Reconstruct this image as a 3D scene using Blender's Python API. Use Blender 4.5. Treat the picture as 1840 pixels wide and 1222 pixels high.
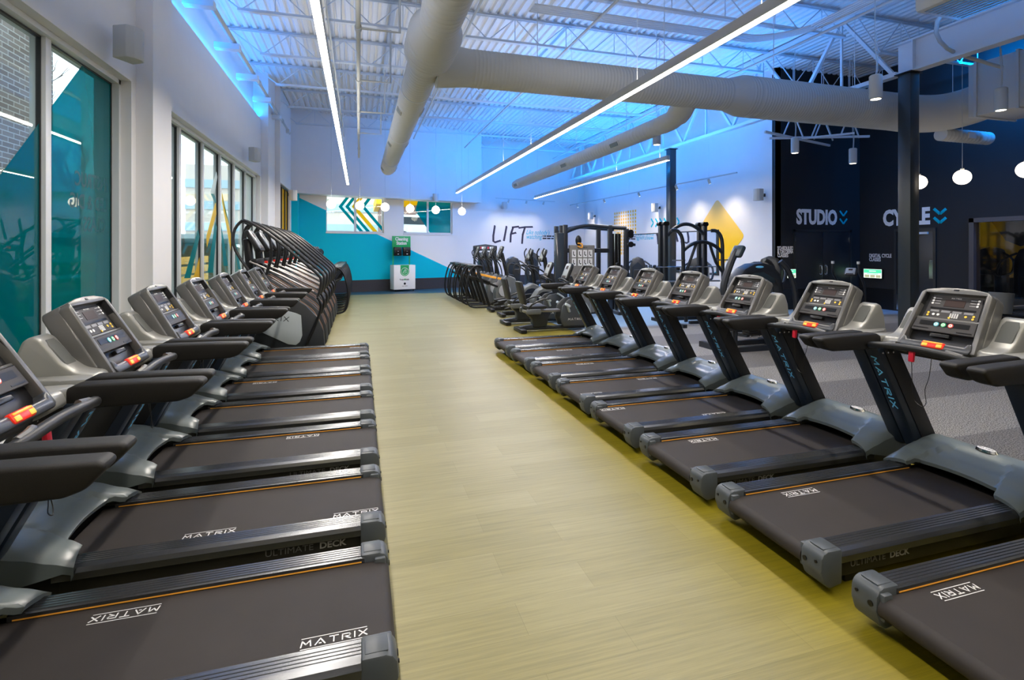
import bpy, bmesh, math, random
from mathutils import Vector, Matrix
random.seed(7)
for _o in list(bpy.data.objects): bpy.data.objects.remove(_o)
SC = bpy.context.scene
COL = SC.collection
PI = math.pi

# ------------------------------------------------------------------ camera
F = 920.0; TH = math.atan(274/920.0); CH = 1.83; HY = 447.0
cs, sn = math.cos(TH), math.sin(TH)
cd = bpy.data.cameras.new('camera'); cam = bpy.data.objects.new('camera', cd); COL.objects.link(cam)
cd.sensor_fit = 'HORIZONTAL'; cd.sensor_width = 36.0; cd.lens = 36.0*F/1840.0
cd.shift_y = -(611.0-HY)/1840.0; cd.clip_start = .05; cd.clip_end = 400
cam.location = (0, 0, CH); cam.rotation_euler = (PI/2, 0, -TH)
SC.camera = cam
SC.view_settings.view_transform = 'Standard'; SC.view_settings.look = 'None'
SC.view_settings.gamma = 1; SC.view_settings.use_curve_mapping = False
SC.view_settings.exposure = 0.40

# ------------------------------------------------------------------ daylight
W = bpy.data.worlds.new('sky'); SC.world = W; W.use_nodes = True
wn = W.node_tree.nodes; wl = W.node_tree.links
wbg = wn['Background']; wbg.inputs['Strength'].default_value = 2.6
wtc = wn.new('ShaderNodeTexCoord'); wsep = wn.new('ShaderNodeSeparateXYZ'); wr = wn.new('ShaderNodeValToRGB')
wl.new(wtc.outputs['Generated'], wsep.inputs[0]); wl.new(wsep.outputs['Z'], wr.inputs[0]); wl.new(wr.outputs[0], wbg.inputs[0])
wr.color_ramp.elements[0].position = 0.0; wr.color_ramp.elements[0].color = (.86, .9, .95, 1)
wr.color_ramp.elements[1].position = .7; wr.color_ramp.elements[1].color = (.72, .84, 1, 1)

def area(name, loc, size, energy, col, direction, spread=PI):
    ld = bpy.data.lights.new(name, 'AREA'); ld.shape = 'RECTANGLE'; ld.size, ld.size_y = size
    ld.energy = energy; ld.color = col; ld.spread = spread
    o = bpy.data.objects.new(name, ld); COL.objects.link(o); o.location = loc
    d = Vector(direction).normalized()
    o.rotation_euler = d.to_track_quat('-Z', 'Y').to_euler()
    return o
def strip_light(name, p0, p1, w, energy, col, up):
    """area lamp with its long side from p0 to p1, shining along `up`"""
    p0, p1 = Vector(p0), Vector(p1); ld = bpy.data.lights.new(name, 'AREA'); ld.shape = 'RECTANGLE'
    ld.size = (p1-p0).length; ld.size_y = w; ld.energy = energy; ld.color = col
    o = bpy.data.objects.new(name, ld); COL.objects.link(o)
    x = (p1-p0).normalized(); z = -Vector(up).normalized(); z = (z-x*z.dot(x)).normalized(); y = z.cross(x)
    M = Matrix((x, y, z)).transposed().to_4x4(); M.translation = (p0+p1)/2; o.matrix_world = M
    return o
BLUE = (.0, .27, 1.0)
# blue LED uplights: wall ledge, roof girder, top of the far bulkhead
strip_light('ledge_uplight_lamp', (-3.0, 3, 5.9), (-3.0, 21, 5.9), .08, 180, BLUE, (.15, 0, 1))
strip_light('girder_uplight_lamp', (9.7, 9.6, 5.0), (9.7, 23.5, 5.0), .14, 380, BLUE, (-.15, 0, 1))
strip_light('wall_uplight_lamp', (10.2, 13, 4.9), (10.2, 24.5, 4.9), .12, 120, BLUE, (1, 0, .8))
strip_light('hall_fill_lamp', (5.4, 10.5, 5.2), (5.4, 21.5, 5.2), .14, 200, BLUE, (0, 0, 1))  # added blue fill in mid-hall, spreads the colour over the ceiling
strip_light('bulkhead_uplight_lamp', (2.2, 19.8, 5.3), (9.8, 21.6, 5.3), .12, 125, BLUE, (0, 1, .15))
strip_light('beam_uplight_lamp', (9.3, -1, 4.9), (9.3, 6.5, 4.9), .1, 120, BLUE, (-.5, 0, 1))
strip_light('black_wall_lamp', (14.2, 3.5, 6.5), (14.2, 9.0, 6.5), .1, 430, BLUE, (.9, 0, -.5))
# unseen bays of the same hall behind the photographer: added fill lamps, tinted yellow for the near floor
for i, (x, z, e) in enumerate([(-.45, 4.1, 32), (3.9, 4.1, 45), (8.6, 4.1, 50)]):
    strip_light('rear_fill_lamp', (x, -5.5, z), (x, -1.0, z), .12, e, (1, .86, .50), (0, 0, -1))

# ------------------------------------------------------------------ helpers
def ray(px): 
    a = (px-920.0)/F
    return a*cs+sn, cs-a*sn
def onX(px, py, X):
    rx, ry = ray(px); Z = X/rx; return Vector((X, ry*Z, CH+(HY-py)/F*Z))
def onY(px, py, Y):
    rx, ry = ray(px); Z = Y/ry; return Vector((rx*Z, Y, CH+(HY-py)/F*Z))
def onZ(px, py, z):
    rx, ry = ray(px); Z = (CH-z)*F/(py-HY); return Vector((rx*Z, ry*Z, z))
SL = .27; BD = Vector((1, SL, 0)).normalized(); BN = Vector((BD.y, -BD.x, 0)); B0 = Vector((-.25, 22.6, 0))
def bw(t, z, d=0.0): return B0+BD*t+BN*d+Vector((0, 0, z))
def onB(px, py, d=0.0):
    rx, ry = ray(px); o = B0+BN*d
    # Z*(rx,ry) = o + t*BD
    Z = (o.x*BD.y-o.y*BD.x)/(rx*BD.y-ry*BD.x)
    z = CH+(HY-py)/F*Z; p = Vector((rx*Z, ry*Z, z)); t = (p-o).dot(BD)
    return t, z
def s2l(c): return tuple(((x/12.92) if x <= .04045 else ((x+.055)/1.055)**2.4) for x in c)
def rgb(r, g, b): return s2l((r/255.0, g/255.0, b/255.0))

MATS = {}
def mat(name, col, rough=.5, metal=0.0, emit=None, es=0.0, spec=.5, coat=0, noise=None, bump=None):
    if name in MATS: return MATS[name]
    m = bpy.data.materials.new(name); m.use_nodes = True; n = m.node_tree.nodes; l = m.node_tree.links
    b = n['Principled BSDF']; b.inputs['Base Color'].default_value = (*col, 1); b.inputs['Roughness'].default_value = rough
    b.inputs['Metallic'].default_value = metal; b.inputs['Specular IOR Level'].default_value = spec
    if coat: b.inputs['Coat Weight'].default_value = coat; b.inputs['Coat Roughness'].default_value = .15
    if emit: b.inputs['Emission Color'].default_value = (*emit, 1); b.inputs['Emission Strength'].default_value = es
    tc = n.new('ShaderNodeTexCoord')
    nz = n.new('ShaderNodeTexNoise'); nz.inputs['Scale'].default_value = (noise or (8, 0))[0]; nz.inputs['Detail'].default_value = 3
    l.new(tc.outputs['Object'], nz.inputs['Vector'])
    if noise and noise[1]:
        mx = n.new('ShaderNodeMix'); mx.data_type = 'RGBA'
        k = noise[1]; mx.inputs[6].default_value = (*[max(0, c*(1-k)) for c in col], 1); mx.inputs[7].default_value = (*[min(1, c*(1+k)) for c in col], 1)
        l.new(nz.outputs['Fac'], mx.inputs[0]); l.new(mx.outputs[2], b.inputs['Base Color'])
    if bump:
        bp = n.new('ShaderNodeBump'); bp.inputs['Strength'].default_value = bump[1]; bp.inputs['Distance'].default_value = .002
        n2 = n.new('ShaderNodeTexNoise'); n2.inputs['Scale'].default_value = bump[0]; l.new(tc.outputs['Object'], n2.inputs['Vector'])
        l.new(n2.outputs['Fac'], bp.inputs['Height']); l.new(bp.outputs[0], b.inputs['Normal'])
    MATS[name] = m; return m
def glass(name, tint, refl=.08, rough=0.03, dif=0.0, difcol=None):
    m = bpy.data.materials.new(name); m.use_nodes = True; n = m.node_tree.nodes; l = m.node_tree.links; n.clear()
    out = n.new('ShaderNodeOutputMaterial'); tr = n.new('ShaderNodeBsdfTransparent'); tr.inputs[0].default_value = (*tint, 1)
    gl = n.new('ShaderNodeBsdfGlossy'); gl.inputs['Roughness'].default_value = rough; lw = n.new('ShaderNodeLayerWeight'); lw.inputs[0].default_value = .5
    pw = n.new('ShaderNodeMath'); pw.operation = 'POWER'; pw.inputs[1].default_value = 4.0; l.new(lw.outputs['Facing'], pw.inputs[0])
    ad = n.new('ShaderNodeMath'); ad.operation = 'MULTIPLY_ADD'; ad.inputs[1].default_value = .5; ad.inputs[2].default_value = refl; ad.use_clamp = True
    l.new(pw.outputs[0], ad.inputs[0]); mx = n.new('ShaderNodeMixShader'); l.new(ad.outputs[0], mx.inputs[0]); l.new(gl.outputs[0], mx.inputs[2])
    src = tr
    if dif:
        d = n.new('ShaderNodeBsdfDiffuse'); d.inputs[0].default_value = (*(difcol or tint), 1)
        tl = n.new('ShaderNodeBsdfTranslucent'); tl.inputs[0].default_value = (*(difcol or tint), 1)
        m0 = n.new('ShaderNodeMixShader'); m0.inputs[0].default_value = .5; l.new(d.outputs[0], m0.inputs[1]); l.new(tl.outputs[0], m0.inputs[2])
        m1 = n.new('ShaderNodeMixShader'); m1.inputs[0].default_value = dif; l.new(tr.outputs[0], m1.inputs[1]); l.new(m0.outputs[0], m1.inputs[2]); src = m1
    l.new(src.outputs[0], mx.inputs[1]); l.new(mx.outputs[0], out.inputs[0])
    MATS[name] = m; return m

def frame(loc, x, z=(0, 0, 1)):
    x = Vector(x).normalized(); z = Vector(z); z = (z-x*z.dot(x)).normalized(); y = z.cross(x)
    M = Matrix((x, y, z)).transposed().to_4x4(); M.translation = Vector(loc); return M

class MB:
    """collects shapes, builds ONE mesh object"""
    def __init__(s): s.bm = bmesh.new(); s.mi = 0; s.M = Matrix.Identity(4)
    def _merge(s, b, M=None):
        T = s.M if M is None else s.M @ M
        mp = {}
        for v in b.verts: mp[v] = s.bm.verts.new(T @ v.co)
        for f in b.faces:
            try: nf = s.bm.faces.new([mp[v] for v in f.verts]); nf.material_index = s.mi
            except ValueError: pass
        b.free()
    def box(s, c, sz, bev=0, rot=None, seg=2, M=None):
        b = bmesh.new(); bmesh.ops.create_cube(b, size=1)
        for v in b.verts: v.co = Vector((v.co.x*sz[0], v.co.y*sz[1], v.co.z*sz[2]))
        if bev: bmesh.ops.bevel(b, geom=b.edges[:], offset=min(bev, min(sz)*.49), segments=seg, affect='EDGES', profile=.5)
        R = Matrix.Identity(4)
        if rot is not None:
            R = rot.to_4x4() if isinstance(rot, Matrix) else (Matrix.Rotation(rot[2], 4, 'Z') @ Matrix.Rotation(rot[1], 4, 'Y') @ Matrix.Rotation(rot[0], 4, 'X'))
        T = Matrix.Translation(Vector(c)) @ R
        s._merge(b, T if M is None else M @ T); return s
    def b2(s, lo, hi, bev=0, seg=2):
        return s.box([(a+b)/2 for a, b in zip(lo, hi)], [abs(b-a) for a, b in zip(lo, hi)], bev, seg=seg)
    def bar(s, p0, p1, w, h, bev=0, up=(0, 0, 1)):
        p0, p1 = Vector(p0), Vector(p1); d = p1-p0
        if abs(d.normalized().dot(Vector(up))) > .99: up = (1, 0, 0)
        Fm = frame((p0+p1)/2, d, up); return s.box((0, 0, 0), (d.length, w, h), bev, M=Fm)
    def cyl(s, p0, p1, r0, r1=None, n=16, caps=True):
        p0, p1 = Vector(p0), Vector(p1); r1 = r0 if r1 is None else r1; d = p1-p0
        up = (0, 0, 1) if abs(d.normalized().z) < .99 else (1, 0, 0)
        Fm = frame(p0, d, up); b = bmesh.new(); L = d.length
        A = [b.verts.new((0, r0*math.cos(2*PI*i/n), r0*math.sin(2*PI*i/n))) for i in range(n)]
        B = [b.verts.new((L, r1*math.cos(2*PI*i/n), r1*math.sin(2*PI*i/n))) for i in range(n)]
        for i in range(n): b.faces.new((A[i], A[(i+1) % n], B[(i+1) % n], B[i]))
        if caps: b.faces.new(A[::-1]); b.faces.new(B)
        s._merge(b, Fm); return s
    def tube(s, pts, r, n=8, smooth=3, closed=False, flat=None):
        P = [Vector(p) for p in pts]
        if smooth and len(P) > 2:      # Catmull-Rom
            Q = []; N = len(P); rng = range(N) if closed else range(N-1)
            for i in rng:
                if closed: a, b_, c, d = P[(i-1) % N], P[i], P[(i+1) % N], P[(i+2) % N]
                else: a, b_, c, d = P[max(0, i-1)], P[i], P[i+1], P[min(N-1, i+2)]
                for k in range(smooth):
                    t = k/smooth
                    Q.append(.5*((2*b_)+(c-a)*t+(2*a-5*b_+4*c-d)*t*t+(3*b_-a-3*c+d)*t**3))
            if not closed: Q.append(P[-1])
            P = Q
        b = bmesh.new(); rings = []; N = len(P); up = None
        for i, p in enumerate(P):
            if closed: t = (P[(i+1) % N]-P[i-1]).normalized()
            else: t = (P[min(N-1, i+1)]-P[max(0, i-1)]).normalized()
            if up is None: up = Vector((0, 0, 1)) if abs(t.z) < .9 else Vector((1, 0, 0))
            u = (up-t*up.dot(t))
            if u.length < 1e-4: u = t.orthogonal()
            u.normalize(); up = u; v = t.cross(u); ra = r[min(len(r)-1, int(i/(N-1)*(len(r)-1)+.5))] if isinstance(r, (list, tuple)) else r
            fl = flat or 1
            rings.append([b.verts.new(p+u*ra*fl*math.cos(2*PI*k/n)+v*ra*math.sin(2*PI*k/n)) for k in range(n)])
        for i in range(len(rings)-(0 if closed else 1)):
            A, B = rings[i], rings[(i+1) % len(rings)]
            for k in range(n): b.faces.new((A[k], A[(k+1) % n], B[(k+1) % n], B[k]))
        if not closed: b.faces.new(rings[0][::-1]); b.faces.new(rings[-1])
        s._merge(b); return s
    def prism(s, pts, lo, hi, plane='xz', bev=0, seg=2, M=None):
        b = bmesh.new(); f = {'xz': lambda p, h: (p[0], h, p[1]), 'xy': lambda p, h: (p[0], p[1], h), 'yz': lambda p, h: (h, p[0], p[1])}[plane]
        A = [b.verts.new(f(p, lo)) for p in pts]; B = [b.verts.new(f(p, hi)) for p in pts]; n = len(pts)
        b.faces.new(A[::-1]); b.faces.new(B)
        for i in range(n): b.faces.new((A[i], A[(i+1) % n], B[(i+1) % n], B[i]))
        bmesh.ops.recalc_face_normals(b, faces=b.faces[:])
        if bev: bmesh.ops.bevel(b, geom=b.edges[:], offset=bev, segments=seg, affect='EDGES', profile=.5, clamp_overlap=True)
        s._merge(b, M); return s
    def sphere(s, c, r, sc=(1, 1, 1), seg=20, rings=12):
        b = bmesh.new(); bmesh.ops.create_uvsphere(b, u_segments=seg, v_segments=rings, radius=r)
        for v in b.verts: v.co = Vector((v.co.x*sc[0], v.co.y*sc[1], v.co.z*sc[2]))
        s._merge(b, Matrix.Translation(Vector(c))); return s
    def lathe(s, prof, p0, axis, n=24):
        Fm = frame(p0, axis, (0, 0, 1) if abs(Vector(axis).normalized().z) < .99 else (1, 0, 0)); b = bmesh.new(); R = []
        for (h, r) in prof: R.append([b.verts.new((h, max(r, 1e-4)*math.cos(2*PI*i/n), max(r, 1e-4)*math.sin(2*PI*i/n))) for i in range(n)])
        for A, B in zip(R, R[1:]):
            for i in range(n): b.faces.new((A[i], A[(i+1) % n], B[(i+1) % n], B[i]))
        b.faces.new(R[0][::-1]); b.faces.new(R[-1]); s._merge(b, Fm); return s
    def grid(s, rows):
        b = bmesh.new(); V = [[b.verts.new(p) for p in r] for r in rows]
        for i in range(len(V)-1):
            for j in range(len(V[0])-1): b.faces.new((V[i][j], V[i][j+1], V[i+1][j+1], V[i+1][j]))
        s._merge(b); return s
    def mesh(s, me, M=None):
        b = bmesh.new(); b.from_mesh(me); s._merge(b, M); return s
    def strokes(s, lines, w, h=.001, M=None):
        """flat thick polylines in the xy plane"""
        for L in lines:
            for (a, b_) in zip(L, L[1:]):
                d = Vector((b_[0]-a[0], b_[1]-a[1], 0)); n_ = d.normalized()*w*.5
                Fm = frame(((a[0]+b_[0])/2, (a[1]+b_[1])/2, 0), d)
                s.box((0, 0, 0), (d.length+w*.8, w, h), M=(M @ Fm if M is not None else Fm))
        return s
    def build(s, name, mats, parent=None, auto=40):
        me = bpy.data.meshes.new(name)
        bmesh.ops.recalc_face_normals(s.bm, faces=s.bm.faces[:])
        for f in s.bm.faces: f.smooth = True
        s.bm.to_mesh(me); s.bm.free()
        try: me.set_sharp_from_angle(angle=math.radians(auto))
        except Exception: pass
        for m in (mats if isinstance(mats, (list, tuple)) else [mats]): me.materials.append(m)
        o = bpy.data.objects.new(name, me); COL.objects.link(o)
        if parent is not None: o.parent = parent
        return o

def tag(o, label=None, cat=None, group=None, kind=None):
    if label: o['label'] = label
    if cat: o['category'] = cat
    if group: o['group'] = group
    if kind: o['kind'] = kind
    return o
def struct(o): o['kind'] = 'structure'; return o
def thing(name, label, cat, loc=(0, 0, 0), rz=0.0, group=None):
    o = bpy.data.objects.new(name, None); COL.objects.link(o); o.empty_display_size = .1
    o.location = loc; o.rotation_euler = (0, 0, rz); return tag(o, label, cat, group)
def kids(o): return [c for c in bpy.data.objects if c.parent == o]
def copy_tree(o, parent=None, km=None):
    if km is None:
        km = {}
        for c in bpy.data.objects:
            if c.parent: km.setdefault(c.parent.name, []).append(c)
    c = o.copy(); COL.objects.link(c); c.parent = parent
    for ch in km.get(o.name, []): copy_tree(ch, c, km)
    return c

def text_mesh(body, size=1.0, ext=.001, off=0.0, align='CENTER', sx=1.0, shear=0.0, sp=1.0, line=1.0):
    cu = bpy.data.curves.new('txt', 'FONT'); cu.body = body; cu.size = size; cu.extrude = ext; cu.offset = off
    cu.align_x = align; cu.align_y = 'BOTTOM_BASELINE'; cu.shear = shear; cu.space_character = sp; cu.space_line = line; cu.resolution_u = 3
    o = bpy.data.objects.new('txt', cu); COL.objects.link(o); dg = bpy.context.evaluated_depsgraph_get()
    me = bpy.data.meshes.new_from_object(o.evaluated_get(dg)); bpy.data.objects.remove(o); bpy.data.curves.remove(cu)
    if sx != 1: me.transform(Matrix.Diagonal((sx, 1, 1, 1)))
    return me
LET = {'M': ([[(0, 0), (.12, 1), (.6, .35), (1.08, 1), (1.2, 0)]], 1.2), 'A': ([[(0, 0), (.6, 1), (1.2, 0)], [(.5, .18), (.7, .18)]], 1.2),
       'T': ([[(0, 1), (1.05, 1)], [(.52, 1), (.52, 0)]], 1.05), 'R': ([[(0, 0), (0, .92), (.85, .92), (1, .72), (.85, .45), (.25, .45), (1.0, 0)]], 1.0),
       'I': ([[(0, 0), (0, 1)]], 0.0), 'X': ([[(0, 0), (1, 1)], [(0, 1), (1, 0)]], 1.0)}
def word_strokes(word, gap=.55):
    out = []; x = 0
    for ch in word:
        L, w = LET[ch]
        for pl in L: out.append([(x+a, b) for a, b in pl])
        x += w+gap
    return out, x-gap
def matrix_word(mb, M, width, lines=True, w=.16, h=.0012, tall=1.0):
    """the word centred on M's origin, read along +x, in M's xy plane; two rules above and below"""
    L, W_ = word_strokes('MATRIX'); k = width/W_
    S = M @ Matrix.Diagonal((k, k*tall, k, 1)) @ Matrix.Translation((-W_/2, -.5, 0))
    mb.strokes(L, w, h/k, M=S)
    if lines: mb.strokes([[(0, 1.45), (W_, 1.45)], [(0, -.45), (W_, -.45)]], .1, h/k, M=S)
def rotM(loc, x, y):
    """4x4 whose x axis = x, y axis = y"""
    x = Vector(x).normalized(); y = Vector(y); y = (y-x*y.dot(x)).normalized(); z = x.cross(y)
    M = Matrix((x, y, z)).transposed().to_4x4(); M.translation = Vector(loc); return M
# ------------------------------------------------------------------ materials
mat('white_paint', (.72, .71, .70), .6, noise=(3, .03))
mat('mullion_white', (.62, .64, .65), .4)
mat('frame_dark', (.02, .022, .025), .35)
mat('steel_white', (.62, .66, .70), .5)
mat('deck_white', (.72, .715, .71), .55)
mat('duct_white', (.52, .53, .52), .75, spec=.2)
mat('tm_black', (.007, .007, .008), .4, spec=.35)
mat('tm_plastic', (.014, .015, .017), .42, spec=.4)
mat('tm_navy', (.006, .013, .027), .38, spec=.5)
mat('tm_rubber', (.0065, .006, .006), .5, spec=.35, bump=(700, .4))
mat('tm_belt', (.027, .0225, .021), .6, spec=.3, noise=(5, .25), bump=(900, .5))
mat('tm_rail', (.13, .135, .145), .25, metal=.85)
mat('tm_cap', (.062, .072, .082), .4, spec=.4)
mat('tm_hood', (.115, .138, .14), .36, coat=.35)
mat('tm_silver', (.27, .27, .255), .36, metal=.35)
mat('tm_console', (.125, .124, .122), .34, metal=.4)
mat('tm_panel', (.042, .040, .042), .5, spec=.3)
mat('tm_dark_gloss', (.005, .005, .006), .3, spec=.3)
mat('tm_display', (.028, .014, .012), .45, spec=.25)
mat('tm_key', (.20, .20, .21), .4)
mat('orange', (.85, .38, .04), .4)
mat('decal_white', (.75, .75, .75), .5)
mat('decal_blue', (.16, .58, .95), .5)
mat('decal_grey', (.10, .10, .11), .4)
mat('red_plastic', (.75, .02, .01), .3, emit=(1, .05, .01), es=.12)
mat('amber', (1.0, .35, .03), .3, emit=(1, .35, .02), es=.25)
mat('clip_red', (.65, .01, .04), .35)
mat('btn_white', (.75, .75, .75), .4)
mat('btn_yellow', (.85, .55, .05), .4)
mat('btn_green', (.05, .5, .2), .4)
mat('btn_cyan', (.1, .5, .6), .4)
mat('btn_red', (.7, .08, .05), .4)
mat('chrome', (.7, .7, .72), .15, metal=1)
M_ = MATS

# ------------------------------------------------------------------ treadmill (x = 0 at the rear end, forward +x)
def hood_edge(y):
    a = abs(y)
    if a < .245: return 1.635+.022*(1-(a/.245)**2)
    if a < .268: return 1.635-(a-.245)/.023*.085
    return 1.55-(a-.268)*.18
def hood_z(x, y):
    pts = [(1.50, .255), (1.62, .305), (1.75, .355), (1.88, .392), (1.97, .405), (2.04, .385), (2.10, .30), (2.13, .16), (2.14, .06)]
    for (a, za), (b, zb) in zip(pts, pts[1:]):
        if a <= x <= b: t = (x-a)/(b-a); t2 = t*t*(3-2*t); z = za+(zb-za)*(.5*t+.5*t2); break
    else: z = .06
    a = abs(y); zr = z
    if a > .30: zr -= (z-.12)*.22*((a-.30)/.12)**3
    lim = .265-(x-1.60)*.28                      # scooped middle, narrowing towards the badge
    if 1.5 < x < 1.99:
        e = (lim-a)/.022; e = max(0, min(1, e)); fx = max(0, min(1, (1.93-x)/.05)); zr -= .026*e*e*(3-2*e)*fx
    return zr
def make_treadmill():
    root = thing('treadmill', None, 'treadmill')
    # frame under the belt
    f = MB(); f.b2((.16, -.365, .055), (2.08, .365, .185), .01)
    for s in (-1, 1):
        f.b2((.14, s*.355, .075), (1.60, s*.385, .20), .006)
        f.box((.30, s*.30, .03), (.10, .08, .06), .008); f.box((1.9, s*.30, .03), (.1, .08, .06), .008)
    f.build('deck_frame', M_['tm_black'], root)
    for s in (-1, 1):
        t = MB(); me = text_mesh('ULTIMATE', .048, .0006, 0, 'LEFT', 1.15)
        me2 = text_mesh('DECK', .048, .0006, .0012, 'LEFT', 1.15)
        x0 = .235 if s < 0 else .235+.42
        d = 1 if s < 0 else -1
        Mt = rotM((x0, s*.3858, .115), (d, 0, 0), (0, 0, 1)); t.mesh(me, Mt); t.build('deck_lettering', M_['decal_grey'], root)
        Mt2 = rotM((x0+d*.285, s*.3858, .115), (d, 0, 0), (0, 0, 1)); t = MB(); t.mesh(me2, Mt2)
        t.build('deck_lettering', mat('decal_mid', (.25, .25, .26), .4), root)
    b = MB(); b.b2((.05, -.282, .186), (1.68, .282, .204), 0)
    b.cyl((.052, -.282, .155), (.052, .282, .155), .049, n=24)
    b.b2((.05, -.282, .10), (.9, .282, .115)); b.build('running_belt', M_['tm_belt'], root)
    for s in (-1, 1):
        r = MB(); prof = [(.412, .165), (.414, .20), (.405, .222), (.392, .232)]
        for k in range(5):
            y = .388-k*.019; prof += [(y, .235), (y-.0125, .2352), (y-.014, .2322), (y-.0175, .2322)]
        prof += [(.290, .233), (.284, .228), (.284, .165)]
        prof = [(s*p[0], p[1]) for p in prof]; r.prism(prof, .125, 1.62, 'yz')
        ra = r.build('side_rail', M_['tm_rail'], root, 25)
        o = MB(); o.b2((.14, s*.2815, .207), (1.6, s*.2842, .2125)); o.build('orange_trim', M_['orange'], ra)
        c = MB(); prof = [(0.0, .14), (.004, .205), (.022, .232), (.05, .243), (.145, .243), (.145, .06), (.06, .045), (.022, .075)]
        c.prism(prof, s*.285, s*.418, 'xz', .012, 2); c.box((.085, s*.352, .243), (.09, .085, .006), .003)
        c.b2((.02, s*.262, .10), (.075, s*.29, .225), .008)
        ca = c.build('end_cap', M_['tm_cap'], root)
        h = MB(); h.cyl((-.003, s*.315, .165), (.03, s*.315, .165), .0135, n=12); h.build('bolt_hole', M_['tm_dark_gloss'], ca)
        h = MB(); h.cyl((-.003, s*.385, .185), (.03, s*.385, .185), .008, n=12); h.build('bolt_hole', M_['tm_dark_gloss'], ca)
    # motor cover
    m = MB(); ys = [-.42, -.41, -.395, -.37, -.34, -.31, -.285, -.272, -.262, -.252, -.238, -.22, -.19, -.15, -.1, -.05, 0, .05, .1, .15, .19, .22, .238, .252, .262, .272, .285, .31, .34, .37, .395, .41, .42]
    NX = 26; rows = []
    def row(k):
        R = []
        for y in ys:
            e = hood_edge(y); x = e+(2.14-e)*k/NX; R.append((x, y, hood_z(x, y)))
        return R
    r0 = [(hood_edge(y)+.012, y, hood_z(hood_edge(y), y)-.028) for y in ys]
    rows = [r0]+[row(k) for k in range(NX+1)]
    rows = [[(r[0][0], r[0][1], min(r[0][2]-.04, max(.07, .20-(r[0][0]-1.6)*.2)))]+list(r)+[(r[-1][0], r[-1][1], min(r[-1][2]-.04, max(.07, .20-(r[-1][0]-1.6)*.2)))] for r in rows]
    m.grid(rows); hood = m.build('motor_cover', M_['tm_hood'], root, 28)
    g = MB(); Mb = rotM((1.945, 0, .408), (0, -1, 0), (1, 0, .1))
    b = bmesh.new(); bmesh.ops.create_cone(b, cap_ends=True, segments=32, radius1=1, radius2=.86, depth=1)
    for v in b.verts: v.co = Vector((v.co.x*.072, v.co.y*.032, v.co.z*.016))
    g._merge(b, Mb); bd = g.build('badge', M_['chrome'], hood)
    g = MB(); b = bmesh.new(); bmesh.ops.create_cone(b, cap_ends=True, segments=32, radius1=1, radius2=1, depth=1)
    for v in b.verts: v.co = Vector((v.co.x*.055, v.co.y*.021, v.co.z*.001+.009))
    g._merge(b, Mb); g.mi = 1; matrix_word(g, Mb @ Matrix.Translation((0, 0, .0102)), .085, False, .2, .0008)
    g.build('badge_lettering', [M_['btn_white'], M_['tm_black']], hood)
    # masts
    for s in (-1, 1):
        a = MB(); a.prism([(1.84, .28), (2.04, .28), (1.59, 1.115), (1.385, 1.115)], s*.378, s*.488, 'xz', .014)
        ms = a.build('upright', M_['tm_navy'], root)
        a = MB(); a.prism([(1.90, .30), (2.05, .30), (1.60, 1.10), (1.455, 1.10)], s*.371, s*.379, 'xz', .002); a.build('upright_cover', M_['tm_black'], ms)
        d = Vector((1.385-1.84, 0, 1.115-.28)).normalized(); n = Vector((-d.z, 0, d.x))
        p = Vector((1.84, 0, .28))+d*.60+n*.0006
        t = MB(); matrix_word(t, rotM((p.x, s*.433, p.z), -d, (0, -1, 0)), .46, False, .20, .0015, .68)
        if s > 0: t.build('upright_lettering', M_['decal_blue'], ms)
        else: t.bm.free()
        for k in range(3): bo = MB(); bo.cyl((1.45+k*.052, s*.370, 1.05), (1.45+k*.052, s*.365, 1.05), .007, n=10); bo.build('bolt', M_['chrome'], ms)
    # arms
    for s in (-1, 1):
        a = MB(); a.prism([(.885, 1.165), (.905, 1.186), (1.10, 1.192), (1.42, 1.196), (1.47, 1.17), (1.46, 1.085), (1.35, 1.078), (1.00, 1.082), (.945, 1.10)], s*.385, s*.478, 'xz', .022, 3)
        ar = a.build('armrest', M_['tm_rubber'], root)
        br = MB(); pts = [(1.445, .473), (1.445, .388), (1.50, .33), (1.56, .225), (1.80, .215), (1.82, .36), (1.70, .43), (1.56, .468)]
        br.prism([(p[0], s*p[1]) for p in pts], 1.095, 1.185, 'xy', .016, 2)
        br.build('arm_bracket', M_['tm_silver'], root)
        # ear: shell and inset pocket
        e = MB(); prof = [(1.43, 1.12), (1.45, 1.182), (1.54, 1.202), (1.60, 1.250), (1.645, 1.315), (1.685, 1.372), (1.72, 1.392), (1.765, 1.37), (1.80, 1.28), (1.82, 1.12), (1.75, 1.06), (1.50, 1.08)]
        e.prism(prof, s*.225, s*.365, 'xz', .022, 3); er = e.build('console_wing', M_['tm_silver'], root)
        u2 = Vector((.11, 0, .152)).normalized(); n = Vector((-u2.z, 0, u2.x))
        base = Vector((1.605, s*.300, 1.255)); Mi = rotM(base+n*.003, (0, -1, 0), u2)
        pk = MB(); pk.prism([(-.048, -.035), (.048, -.035), (.048, .10), (.034, .135), (-.034, .135), (-.048, .10)], -.012, .004, 'xy', .004, 1, M=Mi)
        pk.build('wing_pocket', mat('tm_pocket', (.10, .105, .10), .28), er)
    cb = MB(); cb.tube([(1.43, -.43, 1.105), (1.34, -.38, 1.115), (1.30, -.25, 1.14), (1.295, 0, 1.155), (1.30, .25, 1.14), (1.34, .38, 1.115), (1.43, .43, 1.105)], .024, 12, 4)
    cb.mi = 1
    for s in (-1, 1): cb.tube([(1.307, s*.16, 1.165), (1.30, s*.20, 1.160), (1.307, s*.25, 1.151)], .0175, 8, 2)
    cb.build('crossbar', [M_['tm_plastic'], M_['tm_console']], root)
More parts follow.
